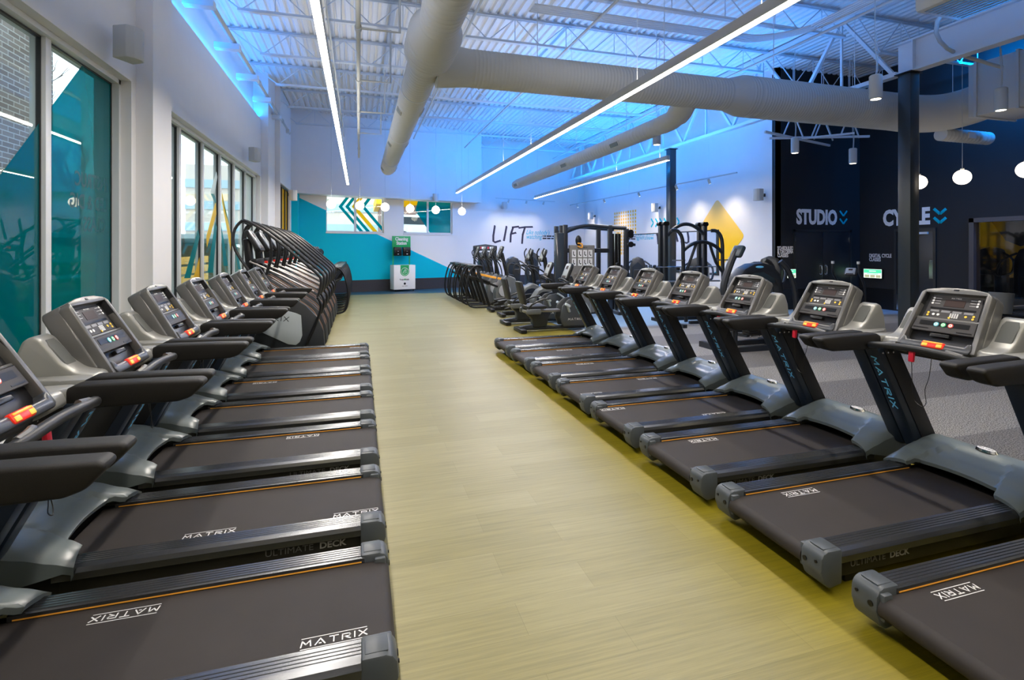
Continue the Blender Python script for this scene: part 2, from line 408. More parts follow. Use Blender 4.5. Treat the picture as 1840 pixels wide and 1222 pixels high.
    su = MB(); su.box((1.62, 0, 1.085), (.22, .60, .05), .012); su.box((1.56, 0, 1.11), (.16, .42, .06), .02); su.build('console_support', M_['tm_black'], root)
    # console
    u = Vector((.225, 0, .385)).normalized(); Mc = rotM((1.465, 0, 1.15), (0, -1, 0), u)
    c = MB(); c.M = Mc
    out = [(-.235, .0), (-.215, -.02), (.215, -.02), (.235, .0), (.246, .06), (.236, .23), (.218, .405), (.200, .430), (.10, .446), (0, .450), (-.10, .446), (-.200, .430), (-.218, .405), (-.236, .23), (-.246, .06)]
    c.prism(out, -.10, .0, 'xy', .018, 3)
    # raised frame: sides, bottom lip, cross rail
    for s in (-1, 1): c.prism([(s*.246, -.02), (s*.212, -.02), (s*.186, .43), (s*.218, .405)], -.02, .045, 'xy', .010, 2)
    c.prism([(-.195, .405), (.195, .405), (.195, .428), (.10, .446), (0, .450), (-.10, .446), (-.195, .428)], -.02, .040, 'xy', .006, 2)
    c.box((0, .212, .010), (.40, .014, .022), .004)
    con = c.build('console', M_['tm_console'], root)
    for s in (-1, 1):
        c = MB(); c.M = Mc; c.prism([(s*.2115, .20), (s*.205, .20), (s*.183, .405), (s*.188, .405)], .0, .040, 'xy'); c.prism([(s*.20, .21), (s*.172, .222), (s*.158, .402), (s*.184, .402)], .0, .004, 'xy'); c.build('inner_wall', M_['tm_plastic'], con)
    c = MB(); c.M = Mc; c.prism([(-.215, -.03), (.215, -.03), (.225, .005), (.215, .05), (.19, .045), (.18, .022), (-.18, .022), (-.19, .045), (-.215, .05), (-.225, .005)], -.06, .055, 'xy', .012, 2)
    c.build('console_lip', mat('tm_lip', (.034, .037, .043), .35, coat=.3), con)
    c = MB(); c.M = Mc; c.box((0, .070, .0), (.40, .10, .012), .003); c.box((0, .085, .02), (.12, .024, .025), .004); c.build('book_tray', M_['tm_dark_gloss'], con)
    c = MB(); c.M = Mc; c.prism([(-.197, .108), (.197, .108), (.188, .203), (-.188, .203)], -.01, .03, 'xy', .003, 1)
    lf = c.build('lower_fascia', M_['tm_panel'], con)
    c = MB(); c.M = Mc; c.box((0, .170, .031), (.31, .034, .001)); c.box((-.135, .130, .031), (.10, .006, .001)); c.box((.135, .124, .031), (.09, .008, .001)); c.build('slot', M_['tm_dark_gloss'], lf)
    for i, (bx_, mm) in enumerate([(-.045, 'btn_cyan'), (0, 'btn_green'), (.045, 'btn_red')]):
        c = MB(); c.M = Mc; c.cyl((bx_, .165, .03), (bx_, .165, .034), .016, n=16); c.mi = 1; c.cyl((bx_, .165, .034), (bx_, .165, .0355), .011, n=16); c.mi = 0; c.box((bx_, .165, .036), (.007, .007, .001))
        c.build('push_button', [M_[mm], M_['btn_white']], lf)
    c = MB(); c.M = Mc; c.prism([(-.172, .222), (.172, .222), (.158, .392), (-.158, .392)], -.01, .008, 'xy', .003, 1); uf = c.build('upper_fascia', M_['tm_panel'], con)
    c = MB(); c.M = Mc; c.box((0, .342, .0088), (.125, .052, .002)); 
    c.mi = 1; c.box((0, .298, .0088), (.28, .014, .002)); c.build('display', [M_['tm_display'], M_['tm_dark_gloss']], uf)
    c = MB(); c.M = Mc
    for k in range(4): c.box((-.105+k*.07, .277, .0088), (.055, .016, .002))
    for s in (-1, 1):
        c.mi = 1
        for k in range(3): c.cyl((s*.138, .375-k*.02, .008), (s*.138, .375-k*.02, .011), .0075, n=10); c.box((s*.108, .375-k*.02, .0085), (.035, .002, .001))
    c.cyl((-.075, .249, .008), (-.075, .249, .0105), .009, n=10); c.cyl((-.105, .249, .008), (-.105, .249, .0105), .009, n=10)
    for a in range(4):
        for b_ in range(4): c.box((.002+a*.014, .236+b_*.009, .009), (.009, .006, .002))
    c.mi = 2
    for s in (-1, 1):
        for k in range(2): c.cyl((s*.140, .240+k*.019, .008), (s*.140, .240+k*.019, .011), .0078, n=10)
    c.cyl((.095, .252, .008), (.095, .252, .011), .008, n=10); c.cyl((.0, .232, .008), (.0, .232, .012), .007, n=10)
    c.build('keypad', [M_['tm_key'], M_['btn_white'], M_['btn_yellow']], uf)
    c = MB(); matrix_word(c, Mc @ Matrix.Translation((0, .382, .0086)), .06, False, .2, .001); c.mi = 1; c.M = Mc; c.box((0, .432, .034), (.035, .014, .016), .003)
    c.build('console_lettering', [M_['btn_white'], M_['tm_dark_gloss']], con)
    # emergency stop, clip and cord
    k = MB(); Mk = rotM((1.425, 0, 1.175), (0, -1, 0), u); k.box((0, 0, 0), (.145, .05, .034), .014, M=Mk); k.mi = 1
    for s in (-1, 1): k.box((s*.045, -.006, .014), (.036, .024, .010), .004, M=Mk)
    k.mi = 2; k.box((0, .014, .014), (.12, .012, .010), .004, M=Mk)
    k.build('stop_button', [M_['red_plastic'], M_['btn_yellow'], M_['amber']], root)
    k = MB(); k.box((1.31, .06, 1.095), (.022, .036, .075), .008, rot=(0, .1, 0)); cl = k.build('safety_clip', M_['clip_red'], root)
    k = MB(); k.tube([(1.31, .06, 1.065), (1.31, .058, 1.0), (1.315, .06, .93), (1.31, .052, .85), (1.315, .045, .80), (1.32, .0, .77), (1.33, -.02, .80), (1.34, -.005, .88), (1.36, -.02, .98), (1.40, -.01, 1.14)], .0022, 5, 3)
    k.build('cord', M_['tm_black'], cl)
    return root
def belt_decal(root, x, y, flip, length=.26):
    d = -1 if flip else 1
    t = MB(); matrix_word(t, rotM((x, y, .2046), (-d, 0, 0), (0, -d, 0)), length, True, .17, .0008); return t.build('belt_lettering', M_['decal_white'], root)

# where each machine's moving belt happens to show its printed word: (x, y, flipped)
LEFT_T = [1.455, 2.475, 3.505, 4.55, 5.56, 6.59, 7.60, 8.60]
RIGHT_T = [1.51, 2.51, 3.49, 4.47, 5.45, 6.43, 7.42, 8.43]
LDEC = [[], [(.25, .215, 0), (1.15, -.20, 1)], [(.17, .215, 0), (.97, .215, 0)], [(.62, -.22, 1)], [], [(1.25, -.22, 1)], [], [(.17, -.22, 1)]]
RDEC = [[(.42, .215, 1)], [(.52, .215, 1)], [(.50, .215, 1)], [(.16, .215, 1), (1.05, -.215, 0)], [(.20, -.2, 0), (1.15, .215, 1)], [(.75, .215, 1)], [(.85, .215, 1)], [(.60, .215, 1)]]
ORD = ['first', 'second', 'third', 'fourth', 'fifth', 'sixth', 'seventh', 'eighth', 'ninth', 'tenth']
def place_treadmills():
    proto = make_treadmill(); km = {}
    for c in bpy.data.objects:
        if c.parent: km.setdefault(c.parent.name, []).append(c)
    n = 0
    for side, ys, dec in (('L', LEFT_T, LDEC), ('R', RIGHT_T, RDEC)):
        for i, y in enumerate(ys):
            o = proto if n == 0 else copy_tree(proto, None, km); n += 1
            o.location = (.15, y, 0) if side == 'L' else (2.30, y, 0); o.rotation_euler = (0, 0, PI if side == 'L' else 0)
            if side == 'L':
                o['label'] = 'black and grey treadmill in the left row by the windows, %s from the camera' % ORD[i-1] if i < 7 else 'black and grey treadmill at the far end of the left row, beside the stair climber'
                if i == 0: o['label'] = 'treadmill beyond the left edge of the picture, only the tip of its dark armrest showing'
                if i == 1: o['label'] = 'nearest treadmill of the left row whose deck shows, console cut by the left edge'
                o['group'] = 'treadmills in the left row'
            else:
                o['label'] = 'black and grey treadmill in the right row along the grey carpet, %s from the camera' % ORD[i]
                if i == 0: o['label'] = 'nearest treadmill of the right row, only its deck corner and armrest in the frame'
                if i == 7: o['label'] = 'farthest treadmill of the right row, next to the recumbent bikes'
                o['group'] = 'treadmills in the right row'
            for (x, yy, fl) in dec[i]: belt_decal(o, x, yy, 1-fl if side == 'R' else fl)
    # belt decals must read the same way as in the photo
place_treadmills()
# ------------------------------------------------------------------ node materials of the shell
def nmat(name):
    m = bpy.data.materials.new(name); m.use_nodes = True; MATS[name] = m
    return m, m.node_tree.nodes, m.node_tree.links, m.node_tree.nodes['Principled BSDF']
def math_node(n, l, op, a, b=None):
    q = n.new('ShaderNodeMath'); q.operation = op
    for i, v in enumerate((a, b)):
        if v is None: continue
        if isinstance(v, (int, float)): q.inputs[i].default_value = v
        else: l.new(v, q.inputs[i])
    return q.outputs[0]
def mixc(n, l, fac, a, b):
    q = n.new('ShaderNodeMix'); q.data_type = 'RGBA'
    if isinstance(fac, (int, float)): q.inputs[0].default_value = fac
    else: l.new(fac, q.inputs[0])
    for i, v in ((6, a), (7, b)):
        if isinstance(v, tuple): q.inputs[i].default_value = (*v, 1)
        else: l.new(v, q.inputs[i])
    return q.outputs[2]
def obj_xyz(n, l):
    tc = n.new('ShaderNodeTexCoord'); sp = n.new('ShaderNodeSeparateXYZ'); l.new(tc.outputs['Object'], sp.inputs[0]); return tc, sp
# wood-look vinyl planks laid across the aisle, with a yellow glow along the right row painted into the colour
m, n, l, b = nmat('vinyl_planks'); tc, sp = obj_xyz(n, l)
br = n.new('ShaderNodeTexBrick'); l.new(tc.outputs['Object'], br.inputs['Vector']); br.inputs['Scale'].default_value = 1
br.inputs['Brick Width'].default_value = 1.22; br.inputs['Row Height'].default_value = .23; br.inputs['Mortar Size'].default_value = .0008; br.offset = .37
br.inputs['Color1'].default_value = (*rgb(140, 133, 92), 1); br.inputs['Color2'].default_value = (*rgb(130, 123, 80), 1); br.inputs['Mortar'].default_value = (*rgb(112, 105, 66), 1)
mp = n.new('ShaderNodeMapping'); mp.inputs['Scale'].default_value = (1.2, 34, 1); l.new(tc.outputs['Object'], mp.inputs[0])
nz = n.new('ShaderNodeTexNoise'); nz.inputs['Scale'].default_value = 1.6; nz.inputs['Detail'].default_value = 6; nz.inputs['Roughness'].default_value = .65; l.new(mp.outputs[0], nz.inputs['Vector'])
rp = n.new('ShaderNodeValToRGB'); rp.color_ramp.elements[0].position = .3; rp.color_ramp.elements[0].color = (.74, .74, .72, 1); rp.color_ramp.elements[1].position = .72; rp.color_ramp.elements[1].color = (1.08, 1.08, 1.08, 1)
l.new(nz.outputs['Fac'], rp.inputs[0])
q = n.new('ShaderNodeMix'); q.data_type = 'RGBA'; q.blend_type = 'MULTIPLY'; q.inputs[0].default_value = 1; l.new(br.outputs[0], q.inputs[6]); l.new(rp.outputs[0], q.inputs[7])
yellow_glow = n.new('ShaderNodeMapRange'); yellow_glow.inputs[1].default_value = 1.70; yellow_glow.inputs[2].default_value = 2.30; l.new(sp.outputs['X'], yellow_glow.inputs[0])
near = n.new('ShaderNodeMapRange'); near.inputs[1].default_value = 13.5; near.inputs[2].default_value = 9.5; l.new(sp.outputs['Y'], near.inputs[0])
yl = n.new('ShaderNodeMix'); yl.data_type = 'RGBA'; yl.blend_type = 'MULTIPLY'; l.new(math_node(n, l, 'MULTIPLY', yellow_glow.outputs[0], near.outputs[0]), yl.inputs[0]); l.new(q.outputs[2], yl.inputs[6]); yl.inputs[7].default_value = (.95, .86, .10, 1)
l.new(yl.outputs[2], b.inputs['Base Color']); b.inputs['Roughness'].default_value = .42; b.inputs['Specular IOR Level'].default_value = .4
# speckled rubber gym flooring with lighter swirls
m, n, l, b = nmat('rubber_floor'); tc, sp = obj_xyz(n, l)
v = n.new('ShaderNodeTexNoise'); v.inputs['Scale'].default_value = 85; v.inputs['Detail'].default_value = 2; l.new(tc.outputs['Object'], v.inputs['Vector'])
r1 = n.new('ShaderNodeValToRGB'); r1.color_ramp.elements[0].position = .43; r1.color_ramp.elements[0].color = (*rgb(66, 64, 62), 1); r1.color_ramp.elements[1].position = .55; r1.color_ramp.elements[1].color = (*rgb(172, 168, 162), 1); l.new(v.outputs['Fac'], r1.inputs[0])
wv = n.new('ShaderNodeTexWave'); wv.wave_type = 'RINGS'; wv.inputs['Scale'].default_value = .16; wv.inputs['Distortion'].default_value = 1.4; wv.inputs['Detail'].default_value = 0; wv.inputs['Detail Scale'].default_value = .3
l.new(tc.outputs['Object'], wv.inputs['Vector']); st = math_node(n, l, 'GREATER_THAN', wv.outputs['Fac'], .5)
q = n.new('ShaderNodeMix'); q.data_type = 'RGBA'; q.blend_type = 'MULTIPLY'; l.new(st, q.inputs[0]); l.new(r1.outputs[0], q.inputs[6]); q.inputs[7].default_value = (.62, .62, .64, 1)
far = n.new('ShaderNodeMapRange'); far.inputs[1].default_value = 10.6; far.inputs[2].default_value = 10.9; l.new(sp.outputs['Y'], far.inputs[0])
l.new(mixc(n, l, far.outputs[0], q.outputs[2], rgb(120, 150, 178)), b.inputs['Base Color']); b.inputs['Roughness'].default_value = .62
mat('floor_navy', rgb(40, 72, 92), .5, noise=(120, .2))
# back wall: white with the teal slope (teal below the line through the two points)
tA, zA = onB(537, 355); tB, zB = onB(809, 482.5)
m, n, l, b = nmat('back_wall_paint'); tc, sp = obj_xyz(n, l)
tt = math_node(n, l, 'DIVIDE', math_node(n, l, 'SUBTRACT', sp.outputs['X'], B0.x), BD.x); k = (zB-zA)/(tB-tA)
line = math_node(n, l, 'ADD', math_node(n, l, 'MULTIPLY', tt, k), zA-tA*k)
tl = math_node(n, l, 'LESS_THAN', sp.outputs['Z'], line); hi = math_node(n, l, 'GREATER_THAN', sp.outputs['Z'], .0)
l.new(mixc(n, l, math_node(n, l, 'MULTIPLY', tl, hi), (.72, .70, .68), rgb(0, 178, 200)), b.inputs['Base Color']); b.inputs['Roughness'].default_value = .7; b.inputs['Specular IOR Level'].default_value = .15
mat('teal_paint', rgb(0, 178, 200), .7, spec=.15); mat('yellow_paint', rgb(246, 190, 24), .55); mat('black_paint', (.018, .019, .022), .6, spec=.3)
mat('black_door', (.014, .016, .020), .4)
m, n, l, b = nmat('diamond_plate'); tc, sp = obj_xyz(n, l)
vv = n.new('ShaderNodeTexVoronoi'); vv.inputs['Scale'].default_value = 26; vv.inputs['Randomness'].default_value = 0; l.new(tc.outputs['Object'], vv.inputs['Vector'])
l.new(mixc(n, l, math_node(n, l, 'LESS_THAN', vv.outputs['Distance'], .2), (.02, .022, .026), (.22, .24, .26)), b.inputs['Base Color']); b.inputs['Roughness'].default_value = .35; b.inputs['Metallic'].default_value = .6
m, n, l, b = nmat('base_carpet'); tc, sp = obj_xyz(n, l)
cc = n.new('ShaderNodeTexNoise'); cc.inputs['Scale'].default_value = 60; l.new(tc.outputs['Object'], cc.inputs['Vector']); l.new(mixc(n, l, cc.outputs['Fac'], rgb(34, 34, 38), rgb(66, 65, 70)), b.inputs['Base Color']); b.inputs['Roughness'].default_value = .9
m, n, l, b = nmat('brick'); tc, sp = obj_xyz(n, l)
cmb = n.new('ShaderNodeCombineXYZ'); l.new(math_node(n, l, 'ADD', sp.outputs['X'], sp.outputs['Y']), cmb.inputs[0]); l.new(sp.outputs['Z'], cmb.inputs[1])
bb = n.new('ShaderNodeTexBrick'); l.new(cmb.outputs[0], bb.inputs['Vector']); bb.inputs['Scale'].default_value = 1; bb.inputs['Brick Width'].default_value = .30; bb.inputs['Row Height'].default_value = .09; bb.inputs['Mortar Size'].default_value = .009
bb.inputs['Color1'].default_value = (*rgb(132, 118, 112), 1); bb.inputs['Color2'].default_value = (*rgb(160, 146, 138), 1); bb.inputs['Mortar'].default_value = (*rgb(208, 204, 200), 1); l.new(bb.outputs[0], b.inputs['Base Color']); b.inputs['Roughness'].default_value = .85
glass('clear_glass', (.90, .97, .95), .03); glass('teal_film_glass', (.0, .42, .46), .05, 0, .40, (.0, .34, .38))
glass('yellow_film_glass', (.95, .72, .05), .03, 0, .55, (.85, .6, .05)); glass('dark_glass', (.6, .62, .66), .05)
glass('teal_film', (.05, .50, .52), .0, .3, .45, (.0, .36, .40)); glass('yellow_film', (.95, .75, .10), .0, .3, .6, (.85, .60, .04)); glass('frost_film', (.8, .85, .85), 0, .3, .5, (.75, .8, .8))
mat('led', (1, .95, .88), .5, emit=(1, .93, .84), es=14); mat('globe_glow', (1, .93, .82), .4, emit=(1, .84, .64), es=4.5)
mat('lens_glow', (1, .9, .8), .4, emit=(1, .88, .72), es=6)
m, n, l, b = nmat('mirror'); b.inputs['Metallic'].default_value = 1; b.inputs['Roughness'].default_value = .02; b.inputs['Base Color'].default_value = (.86, .88, .89, 1)

# ------------------------------------------------------------------ shell
def wall(name, M, u0, u1, z0, z1, holes, d0, d1, m, cat=None):
    us = sorted({u0, u1, *[h[0] for h in holes], *[h[1] for h in holes]}); zs = sorted({z0, z1, *[h[2] for h in holes], *[h[3] for h in holes]})
    w = MB(); w.M = M
    for a, b_ in zip(us, us[1:]):
        for c, d in zip(zs, zs[1:]):
            uc, zc = (a+b_)/2, (c+d)/2
            if any(h[0] < uc < h[1] and h[2] < zc < h[3] for h in holes): continue
            w.b2((a, d0, c), (b_, d1, d))
    o = w.build(name, m); return struct(o)
ZT = 7.32
LW = -2.9; GX = -3.12; WT = 4.05
MY = Matrix(((0, -1, 0, 0), (1, 0, 0, 0), (0, 0, 1, 0), (0, 0, 0, 1)))     # local x -> world Y, local y -> world -X
W1 = (1.9, 7.95, .12, WT); W2 = (8.95, 17.15, .12, WT); W3 = (18.66, 21.1, .12, WT)
wall('wall_left', MY, -6.5, 22.0, 0, 5.8, [W1, W2, W3], -LW, 3.32, M_['white_paint'])
wall('wall_left_upper', MY, -6.5, 21.95, 5.8, ZT, [], 3.12, 3.32, M_['white_paint'])
for a, b_ in ((8.09, 8.81), (17.28, 18.6)):
    w = MB(); w.b2((-3.3, a, 0), (-2.7, b_, ZT)); struct(w.build('wall_pier', M_['white_paint']))
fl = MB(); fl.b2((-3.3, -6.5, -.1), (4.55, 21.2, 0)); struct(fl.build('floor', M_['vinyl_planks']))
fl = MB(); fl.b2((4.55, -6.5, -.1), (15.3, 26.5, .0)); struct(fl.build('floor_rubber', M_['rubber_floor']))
fl = MB(); fl.prism([(-3.3, 21.2), (4.55, 21.2), (4.55, 25.5), (-3.3, 22.3)], -.1, 0, 'xy'); struct(fl.build('floor_back_strip', M_['floor_navy']))
Bm = frame(B0, BD)       # local x = along the wall, y = up x along -> away from the room
tL = (-3.35-B0.x)/BD.x; tR = (11.95-B0.x)/BD.x
t4a, z4 = onB(586, 417); t4b, _ = onB(690, 417); t5a, _ = onB(725, 419); t5b, _ = onB(813, 419); zsill = z4
_, zbk = onB(690, 355, .6)
H4 = (t4a, t4b, zsill, 4.6); H5 = (t5a, t5b, zsill, 4.6)
sgn = 1 if (Bm.to_3x3() @ Vector((0, 1, 0))).dot(BN) < 0 else -1
wb = wall('wall_back', Bm, tL, tR, 0, ZT, [H4, H5], 0, sgn*.25, M_['back_wall_paint'])
# wall built in local axes but painted by world position
tE, _ = onB(865, 360, .6)
bk = MB(); bk.M = Bm; bk.b2((tL, 0, zbk), (tE, -sgn*.6, ZT)); struct(bk.build('wall_bulkhead', M_['white_paint']))
bs = MB(); bs.M = Bm; bs.b2((tL, 0, 0), (tR, -sgn*.02, .5)); struct(bs.build('baseboard_back', M_['base_carpet']))
SW = 11.9; SY = 12.41; CX = 15.2
wall('wall_right', MY, SY, 26.2, 0, ZT, [], -SW, -SW-.2, M_['white_paint'])
bs = MB(); bs.b2((SW-.02, SY, 0), (SW, 25.8, .45)); struct(bs.build('baseboard_right', M_['base_carpet']))
w = MB(); w.b2((SW-.004, SY, 0), (CX+.2, SY+.12, ZT)); struct(w.build('wall_studio', M_['black_paint']))
d0 = onX(1743, 376, CX); OP = (1.0, d0.y, 0, 2.62)
wall('wall_cycle', MY, -6.5, SY, 0, ZT, [OP], -CX, -CX-.2, M_['black_paint'])
w = MB(); w.b2((-3.3, -6.7, 0), (15.4, -6.5, ZT)); struct(w.build('wall_front', M_['white_paint']))
bs = MB(); bs.b2((SW+.2, SY-.02, 0), (CX, SY, .62)); bs.b2((CX-.02, 4.9, 0), (CX, SY, .62)); struct(bs.build('baseboard_plate', M_['diamond_plate']))
# corrugated roof deck, flutes along the hall
dk = MB(); rows = [[], []]; x = -3.3; per = .20
while x < 15.4:
    for dx, dz in ((0, 0), (.085, 0), (.115, .05), (.17, .05)):
        rows[0].append((x+dx, -6.6, 7.24+dz)); rows[1].append((x+dx, 26.5, 7.24+dz))
    x += per
dk.grid(rows); dk.b2((-3.3, -6.6, 7.32), (15.4, 26.5, 7.40)); struct(dk.build('ceiling', M_['deck_white'], auto=10))

# ------------------------------------------------------------------ windows
def mullions(name, Y0, Y1, ys, filmmat, parts):
    fr = MB()
    for y in ys: fr.b2((-3.20, y-.05, W1[2]), (-3.06, y+.05, WT), .004)
    fr.b2((-3.2, Y0, WT-.06), (-3.02, Y1, WT)); fr.b2((-3.2, Y0, W1[2]), (-3.02, Y1, W1[2]+.08))
    fr.b2((-3.2, Y0, W1[2]), (-3.02, Y0+.05, WT)); fr.b2((-3.2, Y1-.05, W1[2]), (-3.02, Y1, WT))
    o = struct(fr.build(name, M_['mullion_white']))
    g = MB(); al = [Y0+.0]+list(ys)+[Y1]
    for a, b_ in zip(al, al[1:]):
        e0 = a+.05; e1 = b_-.05
        for (p, q) in (((-3.14, e0, W1[2]+.08), (-3.10, e0+.016, WT-.06)), ((-3.14, e1-.016, W1[2]+.08), (-3.10, e1, WT-.06)), ((-3.14, e0, WT-.08), (-3.10, e1, WT-.06)), ((-3.14, e0, W1[2]+.08), (-3.10, e1, W1[2]+.10))): g.b2(p, q)
    g.build('window_gasket', M_['frame_dark'], o)
    for (a, b_), mm in zip(zip(al, al[1:]), parts):
        g = MB(); g.b2((GX-.004, a+.05, W1[2]+.08), (GX+.004, b_-.05, WT-.06)); g.build('window_pane', M_[mm], o)
    return o
# window 1: film below a slanting edge
w1 = mullions('window_1', W1[0], W1[1], [3.4, 4.9, 6.40], None, ['clear_glass']*4)
pa = onX(0, 312, GX); pb = onX(150, 112, GX); k1 = (pb.z-pa.z)/(pb.y-pa.y)
fm = MB(); zb = W1[2]+.08; fx = GX+.008
zt = WT-.06; yt = pa.y+(zt-pa.z)/k1; y0 = max(W1[0]+.05, pa.y-(pa.z-zb)/k1)
for a, b_ in ((W1[0]+.05, 3.35), (3.45, 4.85), (4.95, 6.35), (6.45, 7.90)):
    pts = []
    for y in (a, min(max(yt, a), b_), b_):
        z = min(zt, max(zb, pa.z+(y-pa.y)*k1)); pts.append((y, z))
    poly = [(a, zb), (b_, zb)]+pts[::-1]
    P2 = []
    for p in poly:
        if not P2 or (abs(P2[-1][0]-p[0])+abs(P2[-1][1]-p[1])) > 1e-3: P2.append(p)
    if abs(P2[0][0]-P2[-1][0])+abs(P2[0][1]-P2[-1][1]) < 1e-3: P2.pop()
    if len(P2) > 2: fm.prism(P2, fx, fx+.0015, 'yz')
fm.build('window_film', M_['teal_film_glass'], w1)
# mirrored lettering read through from outside
tm = MB()
for i, (s_, yy, zz) in enumerate((('INSTRUC', 7.80, 2.56), ('LED & DIG', 7.80, 2.30), ('CLASS', 7.74, 2.04))):
    me = text_mesh(s_, .24, .0006, .005, 'LEFT', .8); tm.mesh(me, Matrix(((0, 0, 1, fx+.002), (-1, 0, 0, yy), (0, 1, 0, zz), (0, 0, 0, 1))))
tm.build('window_lettering', mat('film_letter', rgb(0, 78, 88), .6), w1)
w2 = mullions('window_2', W2[0], W2[1], [10.43, 11.84, 13.2, 14.55, 15.9], None, ['clear_glass']*6)
# vinyl stripes on window 2
def stripe(poly, m, parent, x=GX+.008):
    s_ = MB(); s_.prism(poly, x, x+.0015, 'yz'); return s_.build('window_stripe', M_[m], parent)
def yz(px, py): p = onX(px, py, GX); return (p.y, p.z)
for quad, mm in (
    (((330, 500), (341, 500), (358, 425), (355, 412)), 'teal_film'),
    (((372, 490), (382, 490), (389, 408), (386, 398)), 'teal_film'),
    (((396, 400), (398, 412), (409, 478), (401, 478)), 'teal_film'),
    (((421, 440), (423, 436), (432, 484), (427, 484)), 'teal_film'),
    (((377, 345), (384, 352), (390, 318), (388, 308)), 'frost_film'),
    (((370, 425), (371, 445), (388, 385), (387, 362)), 'yellow_film'),
    (((398, 345), (398, 362), (414, 450), (414, 420)), 'yellow_film'),
    (((345, 505), (357, 505), (364, 462), (360, 455)), 'yellow_film'),
    (((378, 348), (384, 348), (388, 362), (386, 366)), 'teal_film'),
    (((398, 352), (401, 362), (412, 405), (405, 385)), 'teal_film')):
    stripe([yz(*p) for p in quad], mm, w2)
wall('wall_left_bay', MY, 18.6, 21.98, 0, ZT, [W3], 2.54, 2.9, M_['white_paint'])
fr = MB()
for y in (W3[0]+.03, 19.5, 20.35, W3[1]-.03): fr.b2((-2.68, y-.035, .12), (-2.60, y+.035, WT))
fr.b2((-2.68, W3[0], WT-.06), (-2.60, W3[1], WT)); fr.b2((-2.68, W3[0], .12), (-2.60, W3[1], .2)); w3 = struct(fr.build('window_3', M_['frame_dark']))
for a, b_ in ((W3[0]+.06, 19.46), (19.54, 20.31), (20.39, W3[1]-.06)): g = MB(); g.b2((-2.655, a, .2), (-2.645, b_, WT-.06)); g.build('window_pane', M_['yellow_film_glass'], w3)
# back windows 4 and 5
def back_window(name, a, b_, films):
    fr = MB(); fr.M = Bm; zt_ = zbk+.02; mid = (a+b_)/2; s_ = sgn
    for (p, q) in (((a, zsill), (a+.05, zt_)), ((b_-.05, zsill), (b_, zt_)), ((mid-.045, zsill), (mid+.045, zt_)), ((a, zsill), (b_, zsill+.06)), ((a, zt_-.03), (b_, zt_))):
        fr.b2((p[0], s_*.10, p[1]), (q[0], s_*.18, q[1]))
    fr.b2((a-.02, -s_*.03, zsill-.05), (b_+.02, s_*.12, zsill))
    o = struct(fr.build(name, M_['mullion_white']))
    for (p, q) in ((a+.05, mid-.045), (mid+.045, b_-.05)):
        g = MB(); g.M = Bm; g.b2((p, s_*.135, zsill+.06), (q, s_*.142, zt_)); g.build('window_pane', M_['clear_glass'], o)
    def clip_half(poly, nx, nz, c):       # keep nx*x+nz*z <= c
        out = []
        for i in range(len(poly)):
            A, B_ = poly[i], poly[(i+1) % len(poly)]; fa = nx*A[0]+nz*A[1]-c; fb = nx*B_[0]+nz*B_[1]-c
            if fa <= 0: out.append(A)
            if fa*fb < 0: t = fa/(fa-fb); out.append((A[0]+(B_[0]-A[0])*t, A[1]+(B_[1]-A[1])*t))
        return out
    for quad, mm in films:
        poly = [onB(*p) for p in quad]
        for (p, q) in ((a+.05, mid-.045), (mid+.045, b_-.05)):
            Q = clip_half(poly, -1, 0, -p); Q = clip_half(Q, 1, 0, q) if Q else Q; Q = clip_half(Q, 0, -1, -(zsill+.06)) if Q else Q; Q = clip_half(Q, 0, 1, zt_) if Q else Q
            if Q and len(Q) > 2:
                s2 = MB(); M2 = Bm @ Matrix(((1, 0, 0, 0), (0, 0, 1, 0), (0, 1, 0, 0), (0, 0, 0, 1)))
                s2.prism(Q, s_*.128, s_*.130, 'xy', M=M2); s2.build('window_stripe', M_[mm], o)
    return o
st4 = []
for x0, mm in ((-42, 'teal_film'), (-30, 'teal_film'), (-17.5, 'yellow_film'), (-1, 'teal_film')):
    wd = 3.4 if mm != 'yellow_film' else 4.2
    # apex at y = 371, arms going up-right and down-right
    ax = 655+x0; st4.append((((ax-wd, 371), (ax+wd, 371), (ax+wd+46, 425), (ax-wd+46, 425)), mm)); st4.append((((ax-wd, 371), (ax+wd, 371), (ax+wd+20, 345), (ax-wd+20, 345)), mm))
back_window('window_4', t4a, t4b, st4)
back_window('window_5', t5a, t5b, [(((757, 345), (815, 345), (815, 425), (779, 425), (748, 378)), 'teal_film_glass'), (((724, 360), (752, 360), (752, 368), (724, 372)), 'yellow_film')])

# ------------------------------------------------------------------ doors of the black rooms
def on_studio(px, py): return onY(px, py, SY)
dl, dr = on_studio(1428, 600).x, on_studio(1526, 600).x; dt = on_studio(1476, 417).z
d = MB()
for a, b_ in ((dl-.07, dl), (dr, dr+.07)): d.b2((a, SY-.03, 0), (b_, SY, dt+.07))
d.b2((dl-.07, SY-.03, dt), (dr+.07, SY, dt+.07)); o = struct(d.build('door_1', M_['frame_dark'])); mid = (dl+dr)/2
for k, (a, b_) in enumerate(((dl, mid-.004), (mid+.004, dr))):
    q = MB(); q.b2((a, SY-.02, .01), (b_, SY-.001, dt), .003); lf = q.build('door_leaf', M_['black_door'], o)
    hx = mid-.10 if k == 0 else mid+.10
    q = MB(); q.b2((hx-.045, SY-.028, 1.0), (hx+.045, SY-.02, 1.36)); q.tube([(hx, SY-.02, 1.05), (hx, SY-.07, 1.07), (hx, SY-.07, 1.29), (hx, SY-.02, 1.31)], .011, 8, 2); q.build('door_handle', M_['chrome'], lf)
    q = MB(); ex = dl+.01 if k == 0 else dr-.01
    for z in (.35, 1.25, 2.05): q.b2((ex-.015, SY-.03, z), (ex+.015, SY-.02, z+.13))
    q.build('door_hinge', M_['chrome'], lf)
